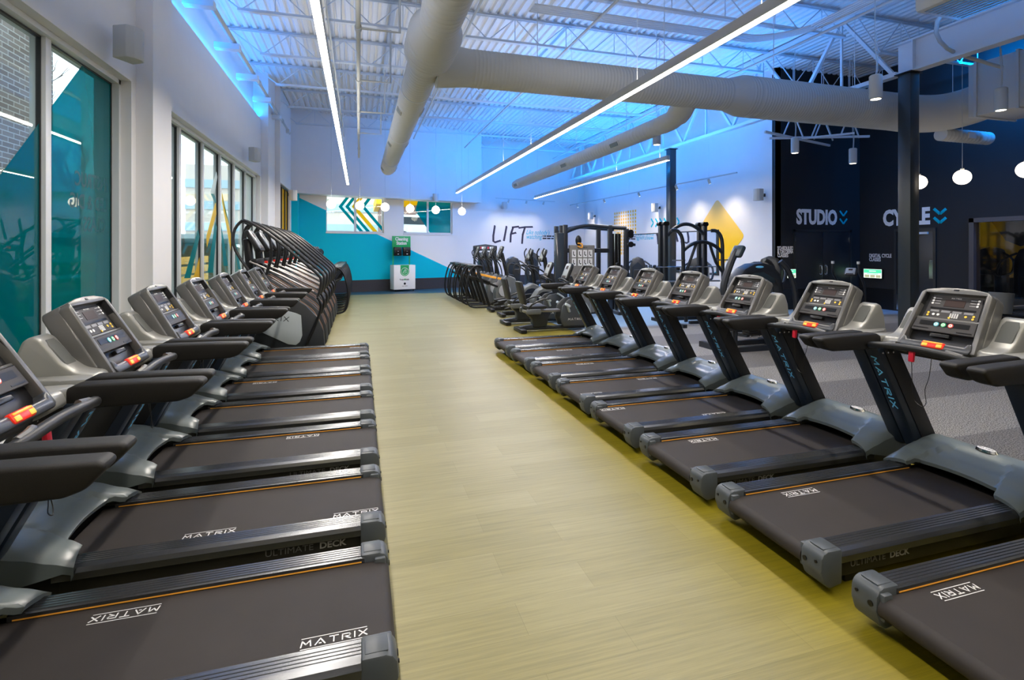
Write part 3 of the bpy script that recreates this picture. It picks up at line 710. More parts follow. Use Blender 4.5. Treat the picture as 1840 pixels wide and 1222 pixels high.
def on_cycle(px, py): return onX(px, py, CX)
ya, yb = on_cycle(1612, 500).y, on_cycle(1678, 500).y; ct = on_cycle(1660, 415).z
d = MB()
for a in (ya, yb-.07): d.b2((CX-.04, a, 0), (CX, a+.07, ct))
d.b2((CX-.04, yb-.07, ct), (CX, ya+.07, ct+.08)); o = struct(d.build('door_2', M_['frame_dark']))
q = MB(); q.b2((CX-.025, yb, .01), (CX-.001, ya, ct), .003); lf = q.build('door_leaf', M_['black_door'], o)
hy = on_cycle(1675, 500).y
q = MB(); q.b2((CX-.032, hy-.04, 1.0), (CX-.025, hy+.06, 1.52)); q.b2((CX-.032, ya-.10, .04), (CX-.025, ya-.0, .5)); q.build('door_plate', M_['chrome'], lf)
q = MB(); q.b2((CX-.08, yb+.12, ct-.09), (CX-.025, yb+.42, ct-.03)); q.b2((CX-.1, yb+.35, ct-.05), (CX-.08, yb+.7, ct-.035)); q.build('door_closer', M_['steel_white'], lf)
# glazed opening at the right; the added room behind stands in for its reflection
o = MB(); y1 = OP[1]
o.b2((CX-.05, y1-.11, 0), (CX+.2, y1, OP[3])); o.b2((CX-.05, OP[0], OP[3]-.11), (CX+.2, y1, OP[3])); o.b2((CX-.05, OP[0], 0), (CX+.2, OP[0]+.11, OP[3])); o.b2((CX, OP[0], 0), (CX+.2, y1, .08))
o.b2((CX+.02, 3.2, 0), (CX+.1, 3.32, OP[3]))
w6 = struct(o.build('window_6', mat('dark_frame', (.055, .05, .06), .4)))
g = MB(); g.b2((CX+.05, OP[0]+.1, .08), (CX+.06, y1-.1, OP[3]-.1)); g.build('window_pane', M_['dark_glass'], w6)
r = MB(); r.b2((CX+.2, -2, -.1), (20, 14, 0)); r.b2((CX+.2, -2, 3.2), (20, 14, 3.3)); r.b2((20, -2, 0), (20.1, 14, 3.2)); r.b2((CX+.2, 14, 0), (20, 14.1, 3.2)); r.b2((CX+.2, -2.1, 0), (20, -2, 3.2)); struct(r.build('wall_reflection_box', mat('reflection_box_dark', (.03, .03, .035), .7)))
ysh = MB(); P_ = [(5, .9), (13.9, .9), (13.9, 2.9), (12.2, 3.0), (11.7, 2.75), (11.3, 2.1), (10.9, 1.9), (9, 2.6), (7, 2.8)]; ysh.prism(P_, 19.97, 19.995, 'yz'); struct(ysh.build('trim_yellow_reflection', M_['yellow_paint']))  # yellow of the reflected view, put in as a painted shape
area('reflection_fill_lamp', (17.5, 5.5, 3.1), (2.5, .3), 110, (1, .9, .8), (0, 0, -1))  # added fill to brighten the yellow reflection shape
# white edge trims round the bulkhead are not needed; door number plates etc. live on the walls

# ------------------------------------------------------------------ roof steel
JO = dict(cat='joist', group='white open-web roof joists')
def joist(Y, x0, x1, label, zt=7.23, zb=6.62):
    r = thing('roof_joist', label, 'joist', (x0, Y, zb), 0, JO['group']); L = x1-x0; H = zt-zb
    c = MB()
    for s in (-.035, .035): c.b2((0, s-.022, H-.045), (L, s+.022, H-.038)); c.b2((0, s-.003, H-.05), (L, s+.003, H))
    c.b2((0, -.06, H-.008), (L, .06, H)); c.build('top_chord', M_['steel_white'], r)
    c = MB(); c.b2((.75, -.055, 0), (L-.2, .055, .008))
    for s in (-1, 1): c.b2((.75, s*.05-.003, 0), (L-.2, s*.05+.003, .05))
    c.build('bottom_chord', M_['steel_white'], r)
    c = MB(); n = max(2, int((L-1.0)/.62)); st = (L-1.0)/n; x = .8; up = False
    c.cyl((0.05, 0, H-.03), (.8, 0, .03), .016, n=6)
    for i in range(n):
        c.cyl((x, 0, .02 if not up else H-.03), (x+st, 0, H-.03 if not up else .02), .013, n=6)
        if i % 2 == 0: c.cyl((x+st, 0, .02), (x+st, 0, H-.03), .010, n=6)
        x += st; up = not up
    c.build('web', M_['steel_white'], r); return r
JY = [4.1, 6.55, 9.0, 11.45, 13.9, 16.35, 18.8, 21.2]
for i, Y in enumerate(JY): joist(Y, -3.1, 10.75, 'white open-web steel joist under the roof deck, %s from the camera, left of the girder' % ORD[i])
for i, Y in enumerate((1.6, 6.55, 9.0, 11.45)): joist(Y, 10.85, 15.1, 'short white roof joist right of the girder above the black walls, %s from the camera' % ORD[i], 7.23, 6.4)
for i, (Y, x0) in enumerate(((23.6, 3.6), )): joist(Y, x0, 10.75, 'white roof joist nearest the far corner, behind all other joists')
# roof girder: truss from the far column on, I-beam towards the camera
GXc = 10.8; gz = 5.43
YA, YB = 7.75, 16.1
r = thing('roof_girder', 'long white steel truss girder running over the two columns to the far wall', 'girder', (GXc, 0, 0))
c = MB(); c.b2((-.09, YA+.2, gz), (.09, 25.3, gz+.09)); c.b2((-.09, YA+.2, 7.1), (.09, 25.3, 7.2)); c.build('chord', M_['steel_white'], r)
c = MB(); y = YA+.3; up = False
while y < 24.2:
    c.bar((0, y, gz+.06 if not up else 7.15), (0, y+1.22, 7.15 if not up else gz+.06), .07, .07); 
    if not up: c.bar((0, y+1.22, gz+.06), (0, y+1.22, 7.15), .045, .045)
    y += 1.22; up = not up
c.build('web', M_['steel_white'], r)
r = thing('roof_beam', 'deep white steel I-beam running from the near column towards the camera', 'beam', (GXc, 0, 0))
c = MB(); c.b2((-.11, -6.4, gz), (.11, YA+.2, gz+.03)); c.b2((-.11, -6.4, gz+.62), (.11, YA+.2, gz+.65)); c.build('flange', M_['steel_white'], r)
c = MB(); c.b2((-.012, -6.4, gz+.03), (.012, YA+.2, gz+.62))
for y in (-2, 1.5, 5.0, 7.6): c.b2((-.1, y, gz+.03), (.1, y+.02, gz+.62))
c.build('web_plate', M_['steel_white'], r)
for nm, Y, lb in (('near', YA, 'tall black square column in the foreground, standing between the treadmills and the black walls'), ('far', YB, 'black square column farther back beside the weight rack, in front of the white wall')):
    r = thing('column', lb, 'column', (GXc, Y, 0))
    c = MB(); hw = .125; c.b2((-hw, -hw, 0), (hw, hw, gz-.02), .008); c.build('shaft', mat('column_black', (.028, .036, .040), .32), r)
    c = MB(); c.b2((-.2, -.2, 0), (.2, .2, .025)); c.b2((-.17, -.17, gz-.02), (.17, .17, gz)); c.build('base_plate', M_['tm_black'], r)

# ------------------------------------------------------------------ ducts
def duct_prof(segs, rib=.115, bump=.007):
    """segs: list of (length, r0, r1)"""
    P = []; h = 0
    for L, a, b_ in segs:
        k = 0
        P.append((h+.001, a))
        if abs(a-b_) < 1e-6:
            x = rib
            while x < L-.02:
                P += [(h+x-.012, a), (h+x-.005, a+bump), (h+x+.005, a+bump), (h+x+.012, a)]; x += rib
        P.append((h+L-.001, b_)); h += L
    return P
def add_grilles(parent, pts, mm):
    for (c, sz, rot) in pts:
        g = MB(); g.box(c, sz, .004, rot=rot); g.mi = 1
        n = 7
        for k in range(n):
            off = (k-(n-1)/2)*sz[1]*.8/n if sz[1] > sz[0] else (k-(n-1)/2)*sz[0]*.8/n
        g.box(c, (sz[0]*.8, sz[1]*.8, sz[2]+.012), 0, rot=rot)
        g.build('air_grille', [M_['duct_white'], mat('grille_dark', (.16, .19, .19), .5)], parent)
Z1 = 4.93
r = thing('air_duct', 'off-white spiral duct running down the hall above the left treadmills', 'duct', (1.05, 0, Z1))
c = MB(); c.lathe(duct_prof([(10.2, .285, .285), (.35, .285, .39), (.75, .39, .39), (.35, .39, .28), (11.6, .28, .28), (.35, .25, .25)], .13, .004), (0, -3.2, 0), (0, 1, 0), 32); c.build('duct_pipe', M_['duct_white'], r, 60)
gl = []
for y in (3.2, 5.0, 11.2, 14.8, 19.5):
    for s in (-1, 1):
        an = s*(PI/2+.55); gl.append(((math.sin(an)*.285, y, math.cos(an)*.285), (.16, .5 if y < 8 else .28, .02), (0, an, 0)))
add_grilles(r, gl, None)
for y in (1, 4.5, 10, 14, 18): c = MB(); c.cyl((0, y, .28), (0, y, 2.31), .008, n=6); c.cyl((0, y-.012, 0), (0, y+.012, 0), .292, n=32); c.build('hanger', M_['steel_white'], r)
r = thing('air_duct', 'largest off-white spiral duct crossing the whole hall from left to right', 'duct', (1.05, 8.65, Z1))
c = MB(); c.lathe(duct_prof([(.55, .37, .315), (5.25, .315, .315), (.35, .315, .41), (.25, .41, .41), (4.0, .41, .41)], .065, .0035), (0.2, 0, 0), (1, 0, 0), 40)
c.tube([(10.6, 0, 0), (11.1, 0, 0), (11.8, -.10, .04), (12.25, -.38, .14), (12.45, -.85, .28)], .42, 28, 5); c.build('duct_pipe', M_['duct_white'], r, 60)
c = MB(); c.b2((11.85, -12, -.2), (13.1, -.68, .95), .01)
for y in (-.85, -1.6, -2.2, -5): c.b2((11.82, y, -.23), (13.13, y+.05, .98))
c.build('duct_box', M_['duct_white'], r)
for x in (2, 4.6, 7.2, 9.4): c = MB(); c.cyl((x, 0, .3), (x, 0, 2.31), .008, n=6); c.build('hanger', M_['steel_white'], r)
r = thing('air_duct', 'slimmer off-white spiral duct branching from the crossing duct towards the far wall', 'duct', (6.25, 9.2, 4.5))
c = MB(); c.lathe(duct_prof([(10.6, .19, .19), (.3, .17, .17)], .15, .004), (0, .35, 0), (0, 1, 0), 28); c.tube([(0, .4, 0), (0, .05, .02), (0, -.25, .15), (.0, -.4, .35)], [.20, .20, .23, .25], 24, 4); c.build('duct_pipe', M_['duct_white'], r, 60)
add_grilles(r, [((math.sin(-2.0)*.19, y, math.cos(-2.0)*.19), (.13, .5, .02), (0, -2.0, 0)) for y in (2.3, 5.6, 10.7)], None)
for y in (2, 5, 8.5): c = MB(); c.cyl((0, y, .18), (0, y, 2.7), .007, n=6); c.build('hanger', M_['steel_white'], r)
r = thing('air_duct', 'short stub duct with closed end in front of the black wall at right', 'duct', (13.0, 8.6, 4.50))
c = MB(); c.lathe(duct_prof([(1.6, .15, .15), (.04, .15, .05)], .12, .004), (0, 0, 0), (1, 0, 0), 24); c.build('duct_pipe', M_['duct_white'], r, 60)
c = MB(); c.cyl((.4, 0, .1), (.4, 0, 2.7), .008, n=6); c.box((.8, -.15, 0), (.22, .03, .14)); c.build('hanger', M_['steel_white'], r)
# ------------------------------------------------------------------ pipes and conduits
def pipe(label, pts, rad, sm=0, name='ceiling_pipe', m='duct_white', fit=(), cat='pipe', grp=None):
    c = MB(); c.tube(pts, rad, 10, sm)
    for p, d in fit: c.cyl(Vector(p)-Vector(d)*.06, Vector(p)+Vector(d)*.06, rad*1.35, n=12)
    return tag(c.build(name, M_[m]), label, cat, grp)
p = pipe('white pipe under the roof deck along the left wall above the windows', [(-2.55, -6, 6.2), (-2.55, 21.0, 6.2)], .055, fit=[((-2.55, y, 6.2), (0, 1, 0)) for y in (4, 9.4, 14.8, 19)])
for y in range(4, 21, 2): c = MB(); c.b2((-2.9, y-.05, 6.02), (-2.42, y+.13, 6.14)); c.build('pipe_bracket', M_['steel_white'], p)
zz = 4.95
p = pipe('white sprinkler pipe hanging between the left light and the left duct', [(-.02, -4, zz+.35), (-.02, 20.2, zz+.35)], .04, fit=[((-.02, y, zz+.35), (0, 1, 0)) for y in (6, 8.4, 11, 13.5, 16, 18.5)])
for y in (6, 8.4, 11, 13.5, 16): c = MB(); c.tube([(-.02, y, zz+.35), (.62, y, zz+.35), (.62, y, 6.4)], .022, 8, 0); c.build('branch', M_['duct_white'], p)
pipe('thin white conduit left of the hanging sprinkler pipe, running down the hall', [(-.55, -4, 6.0), (-.55, 20, 6.0)], .02)
pipe('thin white pipe running down the hall right of the left duct', [(2.2, -4, 6.5), (2.2, 22, 6.5)], .03)
pipe('white pipe running down the hall above the long right light', [(4.6, -4, 6.45), (4.6, 23, 6.45)], .03)
pipe('white pipe running down the hall beside the truss girder', [(9.3, -4, 6.35), (9.3, 24, 6.35)], .03)
for i in range(5):
    o_ = i*.075
    pts = [(3.2, 9.25+o_, 6.5), (7.5, 9.25+o_, 6.5), (8.5+o_*.4, 9.15+o_, 6.5), (9.05+o_, 8.5, 6.5), (9.05+o_, 7.5, 6.5), (9.05+o_, -3, 6.5)]
    pipe(('innermost', 'second innermost', 'middle', 'second outermost', 'outermost')[i]+' of the five parallel white conduits that turn a corner under the roof', pts, .022, 4, 'electrical_conduit', 'steel_white', cat='conduit', grp='five parallel roof conduits')
pipe('bent white pipe dropping beside the I-beam above the near column', [(9.4, 5.6, 6.3), (9.9, 6.6, 5.9), (10.6, 6.9, 5.6), (11.6, 6.9, 5.45), (12.1, 6.9, 5.4)], .035, 3)
pipe('upright white pipe with elbow above the rectangular duct', [(11.3, 6.2, 6.35), (12.1, 6.2, 6.35), (12.1, 6.2, 4.98+.9), (12.9, 6.2, 4.98+.9)], .035, 0)
c = MB(); c.b2((-.45, -.4, 0), (.45, .4, .25), .06); o = c.build('unit_heater', M_['duct_white']); o.location = (8.0, 4.95, 5.17); tag(o, 'white ceiling air unit with slatted grille cut by the top edge at right', 'air unit')
g = MB()
for k in range(10): g.b2((-.38+k*.08, -.3, -.006), (-.34+k*.08, .3, .006))
g.build('air_grille', M_['grille_dark'], o)
# hanging strut frame in front of the studio wall
r = thing('strut_frame', 'white hanging steel strut frame in front of the black studio wall', 'frame', (0, 0, 0))
c = MB(); c.bar((11.2, 11.9, 4.98), (13.7, 10.9, 4.98), .06, .06); c.bar((10.4, 11.2, 4.96), (13.4, 11.9, 4.9), .05, .06); c.bar((11.9, 11.7, 4.95), (12.8, 10.6, 4.95), .05, .05); c.build('strut', M_['steel_white'], r)
c = MB()
for x, y in ((11.4, 11.6), (12.2, 11.4), (13.0, 11.2), (12.6, 11.7)):
    c.bar((x, y, 5.0), (x+.35, y, 5.7), .03, .03); c.bar((x+.35, y, 5.7), (x+.7, y, 5.0), .03, .03); c.cyl((x+.35, y, 5.7), (x+.35, y, 7.2), .01, n=6)
c.build('brace', M_['steel_white'], r)

# ------------------------------------------------------------------ lights of the room
def linear_light(label, X, Y0, Y1, Z=4.13):
    r = thing('linear_light', label, 'ceiling light', (X, Y0, Z), 0, 'suspended linear lights'); L = Y1-Y0
    c = MB(); c.b2((-.045, 0, .006), (.045, L, .13), .004); c.build('housing', mat('light_housing', (.5, .5, .5), .4, metal=.3), r)
    c = MB(); c.b2((-.038, .01, -.004), (.038, L-.01, .012)); c.build('diffuser', M_['led'], r)
    c = MB(); y = .4
    while y < L: c.cyl((0, y, .13), (0, y, 2.45), .004, n=5); y += 2.4
    c.build('suspension_cable', M_['steel_white'], r)
    strip_light('linear_light_lamp', (X, Y0+.05, Z-.012), (X, Y1-.05, Z-.012), .07, L*19, (1, .92, .82), (0, 0, -1))
    for a, b_ in ((Y0+.05, 7.4), (10.2, 15.5)):  # added upward fill to whiten the ceiling; the housing tops are unlit
        a = max(a, Y0+.05)
        if b_ > a: strip_light('ceiling_fill_lamp', (X, a, Z+.14), (X, b_, Z+.14), .07, (b_-a)*6.5, (1, .95, .9), (0, 0, 1))
    return r
linear_light('long suspended linear light above the left treadmill row', -.40, -1.0, 19.3)
linear_light('longest-looking suspended linear light crossing in front of the big duct at right', 3.86, -1.0, 21.0)
linear_light('shorter suspended linear light farther back in front of the white wall', 7.7, 11.6, 22.2)
def globe(label, p, rad, grp, ztop=7.25):
    r = thing('globe_pendant', label, 'pendant light', p, 0, grp)
    c = MB(); c.sphere((0, 0, 0), rad, seg=28, rings=16); c.build('glass_globe', M_['globe_glow'], r)
    c = MB(); c.cyl((0, 0, rad*.96), (0, 0, rad*1.18), rad*.22, n=12); c.build('cap', M_['duct_white'], r)
    c = MB(); c.cyl((0, 0, rad), (0, 0, ztop-p[2]), .006, n=6); c.build('cord', M_['duct_white'], r)
names = ['leftmost of the row in front of the far wall', 'second from left of the row at the far wall', 'third from left of the row at the far wall', 'fourth from left of the row at the far wall', 'fifth from left of the row at the far wall', 'rightmost of the row in front of the far wall']
A_, B_ = Vector((-.95, 18.96, 3.39)), Vector((4.1, 21.1, 3.39))
for i, nm in enumerate(names): globe('small glowing globe pendant, '+nm, A_.lerp(B_, [0, .19, .37, .56, .77, 1][i]), .158, 'globe pendants near the far wall')
for i, (y, lb) in enumerate(((8.8, 'glowing globe pendant half hidden behind the near black column'), (7.9, 'glowing globe pendant in full view by the dark blue wall right of the column'), (6.78, 'glowing globe pendant cut by the right edge of the picture'))):
    globe(lb, (12.6, y, 3.39), .16, 'globe pendants by the black wall')
def spot(name, loc, tgt, e, ang=1.0, col=(1, .85, .66), blend=.6):
    ld = bpy.data.lights.new(name, 'SPOT'); ld.energy = e; ld.spot_size = ang; ld.spot_blend = blend; ld.color = col; ld.shadow_soft_size = .06
    o = bpy.data.objects.new(name, ld); COL.objects.link(o); o.location = loc; o.rotation_euler = (Vector(tgt)-Vector(loc)).to_track_quat('-Z', 'Y').to_euler(); return o
def can(label, x, y, z):
    r = thing('cylinder_pendant', label, 'pendant light', (x, y, z), 0, 'white cylinder pendants'); c = MB(); c.lathe([(0, .085), (.01, .1), (.40, .1), (.42, .08)], (0, 0, -.21), (0, 0, 1), 24); c.build('shade', M_['duct_white'], r, 30)
    c = MB(); c.cyl((0, 0, -.212), (0, 0, -.207), .075, n=20); c.build('lens', M_['lens_glow'], r)
    c = MB(); c.tube([(0, 0, .2), (.02, 0, .5), (-.02, 0, .9), (0, 0, 7.24-z)], .008, 6, 3); c.tube([(.03, 0, .2), (.05, 0, .6), (0.0, 0, .95)], .006, 6, 2); c.build('cord', M_['duct_white'], r)
    spot('cylinder_pendant_lamp', (x, y, z-.24), (x, y, 0), 70, 1.5)
can('white cylinder pendant hanging in front of the big duct, left of the near column', 8.57, 6.7, 4.63)
can('white cylinder pendant at the far right in front of the rectangular duct', 11.5, 6.57, 4.63)
can('white cylinder pendant above the word STUDIO, left of two', 11.3, 11.1, 4.63)
can('white cylinder pendant nearest the corner of the two black walls', 13.1, 10.9, 4.4)
can('grey-looking cylinder pendant below the slimmer duct branch', 7.1, 11.2, 4.63)
def track(label, p0, p1, heads, tg, lamp=70):
    p0, p1 = Vector(p0), Vector(p1); d = (p1-p0).normalized(); r = thing('track_light', label, 'track light', (0, 0, 0), 0, 'wall-washing track lights')
    c = MB(); c.bar(p0, p1, .04, .035); c.build('track_rail', M_['duct_white'], r)
    c = MB()
    for t in (.1, .5, .9): q = p0.lerp(p1, t); c.cyl(q, (q.x, q.y, 7.2), .004, n=5)
    c.build('suspension_wire', M_['steel_white'], r)
    for t in heads:
        q = p0.lerp(p1, t); tgt = Vector(tg)+d*((q-Vector(tg)).dot(d)); tgt.z = tg[2]; a = (tgt-q).normalized(); b0 = q-Vector((0, 0, .10))
        c = MB(); c.cyl(q, b0, .012, n=8); c.lathe([(-.07, .03), (-.06, .045), (.09, .045)], b0, a, 16); h = c.build('spotlight_head', M_['duct_white'], r, 30)
        c = MB(); c.cyl(b0+a*.091, b0+a*.094, .038, n=14); c.build('lens', M_['lens_glow'], h)
        spot('track_lamp', b0+a*.11, tgt, lamp, 1.6, blend=1)
track('white track with spotlights above the yellow diamond on the right white wall', onX(1023, 369, 10.9), onX(1324, 310, 10.9), (.08, .32, .56, .76, .9), (11.9, 18, 2.2), 75)
q0 = bw(onB(891, 359.5, 1.1)[0], 4.2, 1.1); q1 = bw(onB(997, 365, 1.1)[0], 4.2, 1.1)
track('white track with spotlights above the LIFT lettering on the far wall', q0, q1, (.2, .5, .8), bw(onB(945, 400)[0], 2.2, 0), 42)
# security dome and small sensors
# ------------------------------------------------------------------ gym machines
BK = M_['tm_black']; PL = M_['tm_plastic']; CR = M_['chrome']; GRY = mat('machine_grey', (.10, .108, .112), .4); LGT = mat('machine_light', (.42, .47, .49), .4)
PAD = mat('pad_black', (.012, .012, .013), .5, bump=(300, .2)); BLU = mat('frame_navy', (.012, .016, .024), .4)
CP = mat('copper_trim', (.42, .20, .09), .4, metal=.2); SCR = mat('machine_screen', (.30, .32, .33), .25); DSC = mat('disc_silver', (.42, .43, .44), .35, metal=.2)
STL = mat('steel_rail', (.28, .27, .26), .35, metal=.8)
def T(parent, name, m, pts, r, n=8, sm=3):
    c = MB(); c.tube(pts, r, n, sm); return c.build(name, m, parent)
def mini_console(parent, c, w, h, tilt, z_extra=0, m=None, name='console'):
    u = Vector((math.sin(tilt), 0, math.cos(tilt))); Mx = rotM(c, (0, -1, 0), u)
    b = MB(); b.M = Mx
    b.prism([(-w*.42, -h/2), (w*.42, -h/2), (w/2, -h*.36), (w/2, h*.3), (w*.36, h/2), (-w*.36, h/2), (-w/2, h*.3), (-w/2, -h*.36)], -.07, .0, 'xy', .015, 2)
    o = b.build(name, m or M_['tm_console'], parent)
    b = MB(); b.M = Mx; b.box((0, .01, .0), (w*.80, h*.82, .014), .01); f = b.build('console_screen', SCR, o)
    b = MB(); b.M = Mx; b.box((0, h*.22, .008), (w*.34, h*.2, .004)); b.box((0, -h*.33, .008), (w*.6, h*.12, .004)); b.build('display', M_['tm_display'], f)
    return o

def make_climber():
    r = thing('stair_climber', None, 'stair climber')
    b = MB()
    for s in (-1, 1):
        b.prism([(.10, .03), (.04, .12), (.06, .42), (.16, .66), (.34, .86), (1.05, 1.34), (1.30, 1.36), (1.46, 1.2), (1.46, .03)], s*.29, s*.37, 'xz', .02, 2)
    b.b2((.5, -.3, .03), (1.42, .3, .55)); b.build('body', mat('climber_body', (.016, .020, .025), .42), r)
    for s in (-1, 1):
        b = MB(); b.prism([(.44, .25), (.40, .36), (.42, .70), (.50, .74), (.78, .83), (1.36, .80), (1.36, .62), (.62, .22), (.50, .20)], s*.365, s*.385, 'xz', .008, 2); p = b.build('side_panel', LGT, r)
        b = MB(); d = 1 if s < 0 else -1
        matrix_word(b, rotM((.92, s*.386, .68), (d, 0, -.12), (0.1, 0, 1)), .62, False, .14, .002); b.build('panel_lettering', M_['tm_black'], p)
        b = MB(); b.tube([(.115, s*.33, .10), (.065, s*.33, .42), (.18, s*.33, .69), (.36, s*.33, .885), (1.05, s*.33, 1.365)], .004, 6, 3); b.build('copper_edge', CP, r)
    for k in range(6):
        x = .10+max(0, k-1)*.165+(.02 if k else 0); z = .12+k*.215 if k < 2 else .33+(k-1)*.175
        b = MB(); b.b2((x, -.285, z), (x+.24, .285, z+.035), .006); b.b2((x+.2, -.28, z-.15), (x+.235, .28, z)); st = b.build('step', GRY, r)
        b = MB(); b.b2((x-.003, -.28, z+.004), (x, .28, z+.010)); b.build('step_edge', BK, st)
    for s in (-1, 1):
        T(r, 'handrail', PL, [(1.18, s*.36, 1.40), (1.42, s*.37, 1.80), (1.45, s*.37, 2.08), (1.36, s*.36, 2.26), (1.24, s*.36, 2.28), (.90, s*.37, 2.06), (.40, s*.38, 1.62), (.18, s*.38, 1.42), (.10, s*.38, 1.30), (.12, s*.38, 1.12), (.16, s*.38, 1.0)], .024, 8, 3)
        T(r, 'lower_tube', BK, [(.16, s*.39, 1.0), (.10, s*.39, .86), (.16, s*.39, .62), (.40, s*.40, .06)], .024)
        T(r, 'side_rail', STL, [(1.22, s*.33, 1.62), (.70, s*.34, 1.36), (.22, s*.35, 1.10)], .016, 8, 2)
        T(r, 'handrail_post', BK, [(.92, s*.37, 2.06), (.88, s*.36, 1.75), (.96, s*.35, 1.40)], .024)
    T(r, 'cross_handle', PL, [(1.36, -.36, 2.26), (1.38, 0, 2.29), (1.36, .36, 2.26)], .022)
    b = MB(); b.bar((1.25, 0, 1.3), (1.32, 0, 2.0), .16, .12, .03); b.b2((1.1, -.34, 1.58), (1.2, .34, 1.66), .02); b.build('console_mast', BK, r)
    mini_console(r, (1.17, 0, 1.98), .44, .42, .55, m=PL)
    b = MB(); b.box((1.02, 0, 1.60), (.05, .06, .04), .01); b.build('stop_button', M_['red_plastic'], r)
    return r

def make_ascent(orange=False):
    r = thing('suspension_trainer', None, 'elliptical trainer')
    for s in (-1, 1):
        T(r, 'rear_frame', BK, [(.52, s*.33, 1.28), (.34, s*.34, 1.31), (.16, s*.35, 1.20), (.04, s*.36, .85), (.0, s*.36, .45), (.06, s*.36, .16), (.22, s*.35, .05), (.60, s*.33, .04), (1.60, s*.28, .04)], .027)
        b = MB(); b.bar((.34, s*.33, 1.26), (.74, s*.30, .05), .05, .085, .01); b.build('rear_strut', BK, r)
        b = MB(); b.bar((.20, s*.13, .98), (1.35, s*.13, .52), .07, .06, .015); b.build('pedal_arm', BK, r)
        b = MB(); b.box((.62, s*.15, .86), (.38, .15, .04), .015, rot=(0, .38, 0)); b.build('pedal', PAD, r)
        b = MB(); b.cyl((1.25, s*.235, .52), (1.25, s*.265, .52), .19, n=28); b.cyl((1.25, s*.26, .52), (1.25, s*.29, .52), .05, n=14); b.build('crank_disc', DSC, r)
        T(r, 'moving_handle', PL, [(1.32, s*.30, .95), (1.27, s*.32, 1.25), (1.12, s*.34, 1.5), (1.04, s*.33, 1.70), (1.13, s*.27, 1.82)], .02)
        T(r, 'hanger_link', BK, [(.42, s*.2, 1.25), (.36, s*.19, .92)], .018)
    b = MB(); b.b2((.18, -.35, 1.24), (.50, .35, 1.33), .03); b.cyl((.30, -.36, 1.25), (.30, .36, 1.25), .03); b.build('top_beam', BK, r)
    b = MB(); b.prism([(.98, .05), (.98, .5), (1.15, .85), (1.38, 1.0), (1.62, .9), (1.72, .5), (1.70, .05)], -.20, .20, 'xz', .03, 2); b.build('drive_housing', GRY, r)
    b = MB(); b.bar((1.42, 0, .9), (1.22, 0, 1.70), .14, .10, .03); b.build('mast', BK, r)
    T(r, 'fixed_handle', PL, [(1.14, -.24, 1.42), (1.05, -.2, 1.5), (1.16, 0, 1.46), (1.05, .2, 1.5), (1.14, .24, 1.42)], .018)
    if orange:
        for k in range(4):
            b = MB(); b.box((.50+k*.2, -.235, 1.03-k*.045), (.17, .02, .07), .01, rot=(0, .22, 0)); b.build('orange_guard', M_['orange'], r)
    mini_console(r, (1.14, 0, 1.72), .34, .42, .35, m=PL)
    return r

def make_elliptical():
    r = thing('elliptical_trainer', None, 'elliptical trainer')
    b = MB(); b.b2((.0, -.28, .02), (.12, .28, .10), .02); b.b2((.1, -.07, .03), (1.1, .07, .14), .02); b.b2((1.35, -.3, .02), (1.75, .3, .1), .02); b.build('base_frame', BK, r)
    b = MB(); b.prism([(.92, .10), (.90, .45), (1.08, .70), (1.30, .82), (1.55, .70), (1.75, .40), (1.74, .10)], -.19, .19, 'xz', .04, 2); b.build('drive_housing', GRY, r)
    for s in (-1, 1):
        b = MB(); b.cyl((1.25, s*.19, .42), (1.25, s*.215, .42), .25, n=30); b.build('side_disc', BLU, r)
        b = MB(); b.bar((.10, s*.22, .22), (1.2, s*.22, .40), .06, .07, .015); b.build('pedal_arm', BK, r)
        b = MB(); b.box((.40, s*.22, .34), (.38, .17, .05), .02, rot=(0, -.15, 0)); b.build('pedal', PAD, r)
        T(r, 'moving_handle', PL, [(1.30, s*.27, .85), (1.22, s*.30, 1.15), (.96, s*.31, 1.32), (.78, s*.30, 1.38), (.70, s*.29, 1.35), (.66, s*.28, 1.15)], .021)
        T(r, 'upright_handle', PL, [(1.28, s*.24, 1.35), (1.20, s*.26, 1.55), (1.16, s*.22, 1.72), (1.22, s*.19, 1.84)], .019)
    b = MB(); b.bar((1.42, 0, .7), (1.30, 0, 1.60), .12, .10, .03); b.build('mast', BK, r)
    mini_console(r, (1.22, 0, 1.65), .34, .36, .35, m=PL); return r

